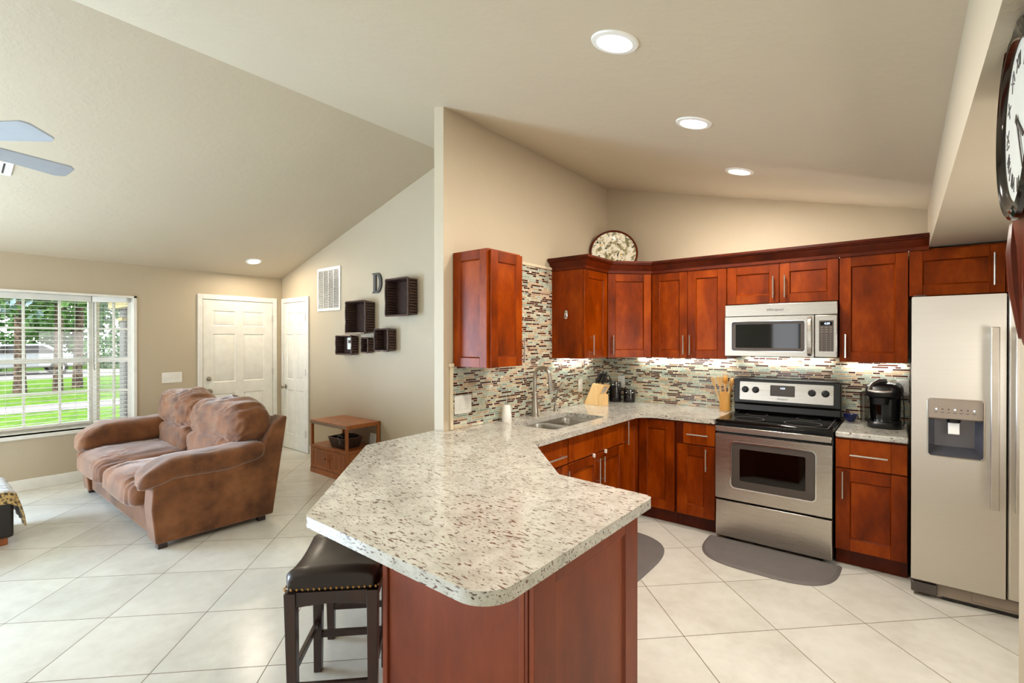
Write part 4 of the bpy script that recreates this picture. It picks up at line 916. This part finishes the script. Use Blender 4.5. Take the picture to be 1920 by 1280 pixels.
def basket(x0, x1, z0, z1, dep, label, note=False):
    cx_, cz_ = (x0+x1)/2, (z0+z1)/2; a, b_ = (x1-x0)/2, (z1-z0)/2
    r = thing('wicker_basket', label, 'basket', (cx_, YG-.0005, cz_), 0, 'dark wicker baskets hung on the wall', rot=(pi/2, 0, 0))
    rnd = random.Random(int(cx_*1000)); k = MB(); t_ = .012
    rc = lambda w_, d_, z, rr=.02: [(x, y, z) for x, y in rrect(-w_, -d_, w_, d_, rr, 4)]
    # ribbed sides so that the weave shows in the outline
    n = max(5, int(dep/.018)); rings = []
    for i in range(n*2+1):
        f = i/(n*2); q = .93 + .07*f; bulge = .004*(1 if i % 2 else 0); rings.append(rc(a*q + bulge, b_*q + bulge, dep*f))
    rings += [rc(a-t_, b_-t_, dep), rc(a*.93-t_, b_*.93-t_, .008)]
    k.loft(rings, True); k.build('basket_body', M['wicker'], r)
    k = MB(); pp = rrect(-a, -b_, a, b_, .02, 4); N = 90; L = len(pp)
    for ph in (0, pi):
        pts = []
        for i in range(N*2+1):
            s_ = (i/(N*2)*L) % L; j = int(s_); f = s_-j; x = pp[j][0]*(1-f) + pp[(j+1) % L][0]*f; y = pp[j][1]*(1-f) + pp[(j+1) % L][1]*f
            pts.append((x, y, dep + .005*sin(i*.55 + ph)))
        k.tube(pts, .007, 6)
    k.build('braided_rim', M['wickerdark'], r)
    for s_ in (-1, 1):
        k = MB()
        for i in range(int(b_*2/.03)):
            y = -b_ + .02 + i*.03
            k.tube([(s_*(a*.95-t_-.001), y, .015), (s_*(a*.97-t_-.006), y, dep*.5), (s_*(a*.99-t_-.001), y, dep-.01)], .0095, 6); k.tube([(s_*(a*.935), y, .006), (s_*(a*.975+.004), y, dep*.5), (s_*a, y, dep-.01)], .0105, 6)
        k.build('weave_strands', M['wickerdark'], r)
    return r
WB = 'dark wicker baskets'
def bxy(pxl, pxr, zt, zb): pass
basket(-1.975, -1.60, 1.784, 2.180, .135, 'largest dark wicker basket on the wall, right of the letter D')
basket(-2.735, -2.345, 1.604, 1.977, .135, 'dark wicker basket on the wall below the air grille, second largest')
b3 = basket(-3.0, -2.67, 1.352, 1.580, .10, 'low wide wicker basket holding a pale note card, bottom left of the group')
basket(-2.495, -2.365, 1.380, 1.553, .085, 'smallest wicker basket in the middle of the bottom row')
basket(-2.20, -1.96, 1.403, 1.653, .115, 'squarish wicker basket at the bottom right of the wall group')
o = MB().box(-.05, -.002, -.07, .05, .002, .07).build('note_card', M['paper'], loc=(-2.765, YG-.06, 1.485), bevel=.001); tag(o, 'pale note card tucked in the low wide wicker basket', 'card')
MB().box(-.03, -.0026, .005, .03, -.0021, .04).build('printed_patch', M['dgrey'], o)
# ---- ceiling fan and ceiling register
FH = Vector((-.873, -4.524, 2.415))
r = thing('ceiling_fan', 'grey-bladed ceiling fan in the living room, mostly out of frame', 'ceiling fan', FH)
MB().lathe([(.001, -.06), (.05, -.06), (.09, -.04), (.10, .0), (.095, .06), (.04, .09), (.015, .10), (.001, .10)], 32).build('motor_housing', M['dgrey'], r)
ztop = zc(FH.x) - FH.z
MB().tube([(0, 0, .09), (0, 0, ztop)], .012, 12).build('downrod', M['dgrey'], r)
MB().lathe([(.001, ztop-.07), (.03, ztop-.07), (.065, ztop-.01), (.065, ztop+.01), (.001, ztop+.01)], 28).build('canopy', M['dgrey'], r)
for i in range(5):
    a = radians(37 + 72*i); Tb = Matrix.Rotation(a, 4, 'Z') @ Matrix.Rotation(radians(-12), 4, 'X')
    k = MB(Tb); k.prism(fillet([(.16, -.052), (.50, -.070, .02), (.525, -.05, .015), (.535, .05, .015), (.50, .070, .02), (.16, .052)], 4), -.004, .004); b_ = k.build('blade', M['blade'], r, bevel=.002)
    k = MB(Tb); k.box(.08, -.02, -.008, .2, .02, -.0045); k.build('blade_iron', M['iron'], b_)
sl = math.atan(.278)
r = thing('ceiling_register', 'white ceiling air register beside the fan blade', 'air grille', (-2.96, -4.205, zc(-2.96)), rot=(0, -sl, 0))
k = MB(Matrix.Rotation(pi, 4, 'X')); holed(k, rrect(-.10, -.16, .10, .16, .004), [rrect(-.08, -.14, .08, .14, .002)], 0, .008); k.build('frame', M['plastic_white'], r)
k = MB()
for i in range(9): y = -.13 + i*.0325; k.box(-.08, y-.011, -.008, .08, y+.009, -.006)
k.build('louvers', M['plastic_white'], r); MB().box(-.08, -.14, -.002, .08, .14, -.001).build('duct_opening', M['dgrey'], r)

# ---- bar stools
def stool():
    r = thing('bar_stool', 'x', 'stool', (0,0,0), 0, 'dark saddle-seat bar stools')
    a, b_ = .178, .212
    k = MB(); rings = []
    n = 12
    for i in range(n+1):
        y = -b_ + 2*b_*i/n; f = (y/b_)**2; e = 1 - .10*max(0, abs(y/b_) - .85)/.15
        zt = .610 + .030*f - (.02 if i in (0, n) else 0); zb = .548 + .012*f; aa = a*e
        rings.append([(-aa, y, zb), (aa, y, zb), (aa, y, zt-.018), (aa-.018, y, zt-.003), (aa*.5, y, zt+.006), (-aa*.5, y, zt+.006), (-aa+.018, y, zt-.003), (-aa, y, zt-.018)])
    k.loft(rings); s = k.build('seat', M['leather'], r, bevel=.008, seg=2, ang=50)
    k = MB()
    for i in range(17): x = -a+.008 + (2*a-.016)*i/16; [k.puff((x, sy*(b_+.001), .566), (.0058, .004, .0058), 1, 1, 8, 6) for sy in (-1, 1)]
    for i in range(19): y = -b_+.012 + (2*b_-.024)*i/18; [k.puff((sx*(a+.001), y, .558 + .008*(y/b_)**2), (.004, .0058, .0058), 1, 1, 8, 6) for sx in (-1, 1)]
    k.build('nailhead_trim', M['brass'], s)
    k = MB()
    for sy in (-1, 1):
        y0 = sy*(b_-.018); pts = [(-a+.03, 0, .55), (-a+.03, 0, .488)] + [(-a+.03 + (2*a-.06)*q/10, 0, .488 + .014*sin(pi*q/10)) for q in range(1, 10)] + [(a-.03, 0, .488), (a-.03, 0, .55)]
        k.ext([(x, y0-.01, z) for x, y, z in pts], (0, .02, 0))
    for sx in (-1, 1): k.box(sx*(a-.018)-.01, -b_+.03, .488, sx*(a-.018)+.01, b_-.03, .55)
    k.build('apron', M['espresso'], r, bevel=.002)
    for sx in (-1, 1):
        for sy in (-1, 1):
            k = MB(); X, Y = sx*(a-.022), sy*(b_-.022); q, p = .022, .017; X2, Y2 = X - sx*.004, Y - sy*.02
            k.loft([[(X2-p, Y2-p, 0), (X2+p, Y2-p, 0), (X2+p, Y2+p, 0), (X2-p, Y2+p, 0)], [(X-q, Y-q, .549), (X+q, Y-q, .549), (X+q, Y+q, .549), (X-q, Y+q, .549)]]); k.build('leg', M['espresso'], r, bevel=.002)
    for sy in (-1, 1): MB().box(-a+.035, sy*(b_-.035)-.009, .15, a-.035, sy*(b_-.035)+.009, .18).build('stretcher', M['espresso'], r, bevel=.002)
    for sx in (-1, 1): MB().box(sx*(a-.024)-.009, -b_+.05, .21, sx*(a-.024)+.009, b_-.05, .24).build('stretcher', M['espresso'], r, bevel=.002)
    return r
s1 = stool(); s1['label'] = 'dark saddle-seat bar stool tucked under the near overhang of the worktop'; s1.location = (.517, -3.392, 0); s1.rotation_euler = (0, 0, pi/4)
s2 = copy_tree(s1); s2['label'] = 'second bar stool, seen only as legs behind the nearest stool'; s2.location = (.10, -2.978, 0)
# ---- wall clock on the right wall
KC = Vector((2.6345, -3.155, 1.975))
r = thing('wall_clock', 'dark wooden wall clock with carved drop on the right wall', 'clock', KC)
TK = Matrix(((0,0,-1,0),(-1,0,0,0),(0,1,0,0),(0,0,0,1)))   # local x -> -Y, local y -> Z, local z -> -X
cas = fillet([(-.035, -.46, .03), (.035, -.46, .03), (.105, -.24, .05), (.19, -.13, .05), (.225, .02, .08), (.20, .18, .09), (.08, .28, .05), (-.08, .28, .05), (-.20, .18, .09), (-.225, .02, .08), (-.19, -.13, .05), (-.105, -.24, .05)], 6)
MB(TK).prism(cas, 0, .042).build('case', M['cherry_dark'], r, bevel=.01, seg=3)
MB(TK).lathe([(.194, .040), (.198, .052), (.195, .060), (.188, .064), (.182, .060), (.177, .063), (.170, .060), (.160, .051), (.160, .040)], 72, cap=False).build('bezel', M['black_gloss'], r)
MB(TK).lathe([(.001, .0425), (.1595, .0425), (.1595, .0510), (.001, .0510)], 48).build('dial', M['paper'], r)
MB(TK).lathe([(.001, .0565), (.162, .0565), (.162, .0568), (.001, .0568)], 48).build('glass', M['clockglass'], r)
for i, nm in enumerate(('XII','I','II','III','IIII','V','VI','VII','VIII','IX','X','XI')):
    a = -radians(30*i); o = text_mesh('numeral', nm, .042, M['ink'], r, (0,0,0), (0,0,0)); o.matrix_local = TK @ Matrix.Rotation(a, 4, 'Z') @ Matrix.Translation((0, .122, .0514))
for a, L, w_ in ((radians(-125), .08, .005), (radians(-150), .12, .004)): MB(TK @ Matrix.Rotation(a, 4, 'Z')).prism([(-w_, -.02), (w_, -.02), (w_*.6, L), (-w_*.6, L)], .053, .0545).build('clock_hand', M['ink'], r)
for s_ in (-1, 1): MB(TK).tube([(s_*.155, -.185, .034), (s_*.105, -.25, .040), (s_*.075, -.34, .040), (s_*.045, -.44, .034)], [.012, .018, .016, .011], 10).build('carved_edge', M['cherry_dark'], r)
MB(TK).prism(rrect(-.045, -.36, .045, -.23, .02), .0425, .046).build('pendulum_window', M['clockglass'], r)

# ------------------------------------------------------------------ outside the bay window
G = -.15
struct(MB().box(-60, -40, G-.05, XW-.3, 40, G).build('ground', M['grass'], smooth=False))
struct(MB().prism([(-15.6, -20), (-13.9, -20), (-13.0, 3), (-14.8, 3)], G, G+.012).build('path', M['concrete'], smooth=False))
struct(MB().box(-33, -40, G, -26.5, 40, G+.012).build('driveway', M['concrete'], smooth=False))
struct(MB().box(-9.6, -2.95, G, XW-.3, -1.4, G+.014).build('entry_walk', M['concrete'], smooth=False))
def tree(x, y, h, rt, rc, label, n, leaf, seed, low=1.6, gap=.85):
    rnd = random.Random(seed); r = thing('tree', label, 'tree', (x, y, G), 0, 'trees outside the window')
    k = MB(); pts = [(0, 0, -.05), (.03, 0, .6), (rnd.uniform(-.1, .1), rnd.uniform(-.1, .1), h*.5), (rnd.uniform(-.2, .2), rnd.uniform(-.2, .2), h*.8)]; k.tube(pts, [rt*1.25, rt, rt*.85, rt*.45], 14)
    for q in range(6):
        a = rnd.uniform(0, 6.3); z = h*rnd.uniform(.35, .7); k.tube([(0, 0, z), (cos(a)*rc*.35, sin(a)*rc*.35, z+.4), (cos(a)*rc*.75, sin(a)*rc*.75, z+.7)], [rt*.4, rt*.25, rt*.1], 7)
    k.build('trunk', M['bark'], r)
    k = MB()
    for q in range(n):
        cl = q % 24; cr_ = random.Random(seed*100 + cl); ca = cr_.uniform(0, 6.3); cc = Vector((cos(ca)*rc*cr_.uniform(.1, .8), sin(ca)*rc*cr_.uniform(.1, .8), low + (h-low)*cr_.uniform(0, 1)))
        p = cc + Vector((rnd.gauss(0, .33), rnd.gauss(0, .33), rnd.gauss(0, .26)))*(rc*.55); s_ = rnd.uniform(.09, .2)*(1.7 if rc > 4 else 1); u = Vector((rnd.gauss(0,1), rnd.gauss(0,1), rnd.gauss(0,1))).normalized(); v_ = u.orthogonal().normalized()
        k.add([p-u*s_, p+v_*s_*.5, p+u*s_, p-v_*s_*.5], [(0,1,2,3)])
    k.build('foliage', M[leaf], r, smooth=False); return r
tree(-18.8, -1.45, 8, .115, 2.2, 'slim tree with pink-brown trunk outside, behind the second window bar', 2600, 'leaf', 1, 3.0)
tree(-20.1, -.75, 8, .13, 2.2, 'dark-trunked tree outside beside the pink-brown trunk', 2600, 'leaf', 2, 2.6)
tree(-19.4, -2.25, 8, .14, 2.3, 'tree with blue-green crown outside behind the first window bar', 3000, 'leaf_blue', 3, 2.7)
tree(-37, -8.5, 9, .3, 5.2, 'broad tree across the street at the left of the window', 5200, 'leaf', 4, 1.0)
tree(-41, 2.8, 11, .3, 6, 'tall tree across the street behind the two trunks', 6200, 'leaf', 5, .8)
tree(-37, 11.5, 9, .3, 5.0, 'bright tree across the street seen through the side pane', 5200, 'leaf', 6, .6)
def shrub(x, y, rx, h, label, seed, n=1800):
    rnd = random.Random(seed); k = MB()
    for q in range(n):
        d = Vector((rnd.gauss(0,1), rnd.gauss(0,1), rnd.gauss(0,1))).normalized() * rnd.uniform(.55, 1); p = Vector((d.x*rx, d.y*rx, h*.5 + d.z*h*.5)); s_ = rnd.uniform(.07, .13); u = Vector((rnd.gauss(0,1), rnd.gauss(0,1), rnd.gauss(0,1))).normalized(); v_ = u.orthogonal().normalized()
        k.add([p-u*s_, p+v_*s_*.6, p+u*s_, p-v_*s_*.6], [(0,1,2,3)])
    tag(k.build('shrub', M['leaf'], smooth=False, loc=(x, y, G)), label, 'shrub', 'shrubs across the street')
shrub(-34.0, -1.9, 1.8, 2.2, 'round shrub across the street behind the first window bar', 11)
shrub(-34.5, 3.2, 1.9, 2.0, 'round shrub across the street behind the dark trunk', 12)
shrub(-35.0, -10.6, 1.7, 2.4, 'round shrub across the street beyond the leftmost tree', 13)
# parked car
r = thing('parked_car', 'white car parked across the street beyond the trees', 'car', (-30.5, -1.2, G), pi/2)
k = MB(); k.ext([(x, -.85, z) for x, z in [(-2.2, .35), (-2.2, .75), (-1.9, .9), (-1.2, .98), (-.6, 1.45), (.9, 1.48), (1.7, 1.0), (2.15, .92), (2.2, .35)]], (0, 1.7, 0)); bd = k.build('car_body', M['carpaint'], r, bevel=.08, seg=3)
for sy in (-1, 1):
    k = MB(); k.ext([(x, sy*.853, z) for x, z in [(-1.0, 1.0), (-.55, 1.38), (.82, 1.40), (1.4, 1.02)]], (0, sy*.006, 0)); k.build('side_window', M['black_gloss'], bd)
for x in (-1.4, 1.4):
    for sy in (-1, 1):
        o = MB(Matrix.Translation((x, sy*.78, .33)) @ RYX).lathe([(.001, -.1), (.33, -.1), (.33, .1), (.001, .1)], 24).build('wheel', M['black'], r)
        MB(Matrix.Translation((x, sy*.78, .33)) @ RYX).lathe([(.001, -.104), (.2, -.104), (.2, .104), (.001, .104)], 20).build('hubcap', M['handle'], o)
# porch of the house by the front door
PX, PY = -6.45, -2.48
r = thing('porch_post', 'grey stucco porch post outside the narrow window pane', 'post', (PX, PY, G)); MB().box(-.11, -.11, 0, .11, .11, 2.12).build('post_body', M['greystucco'], r, bevel=.01)
MB().box(-.13, -.13, 1.95, .13, .13, 2.0).build('post_band', M['yellow'], r)
r = thing('porch_lantern', 'dark square lantern box on the porch post', 'lantern', (PX+.112, PY+.02, 1.33)); MB().box(0, -.09, -.08, .10, .09, .10).build('lantern_case', M['iron'], r, bevel=.006); MB().box(.101, -.07, -.05, .104, .07, .07).build('lantern_pane', M['chrome'], r)
o = MB().box(-6.65, -2.70, 1.975, -4.75, -1.0, 2.5).build('porch_fascia', M['yellow']); struct(o)
o = MB().box(-9.5, -1.35, G, -4.72, -1.15, 2.6).build('wall_porch', M['yellow']); struct(o)
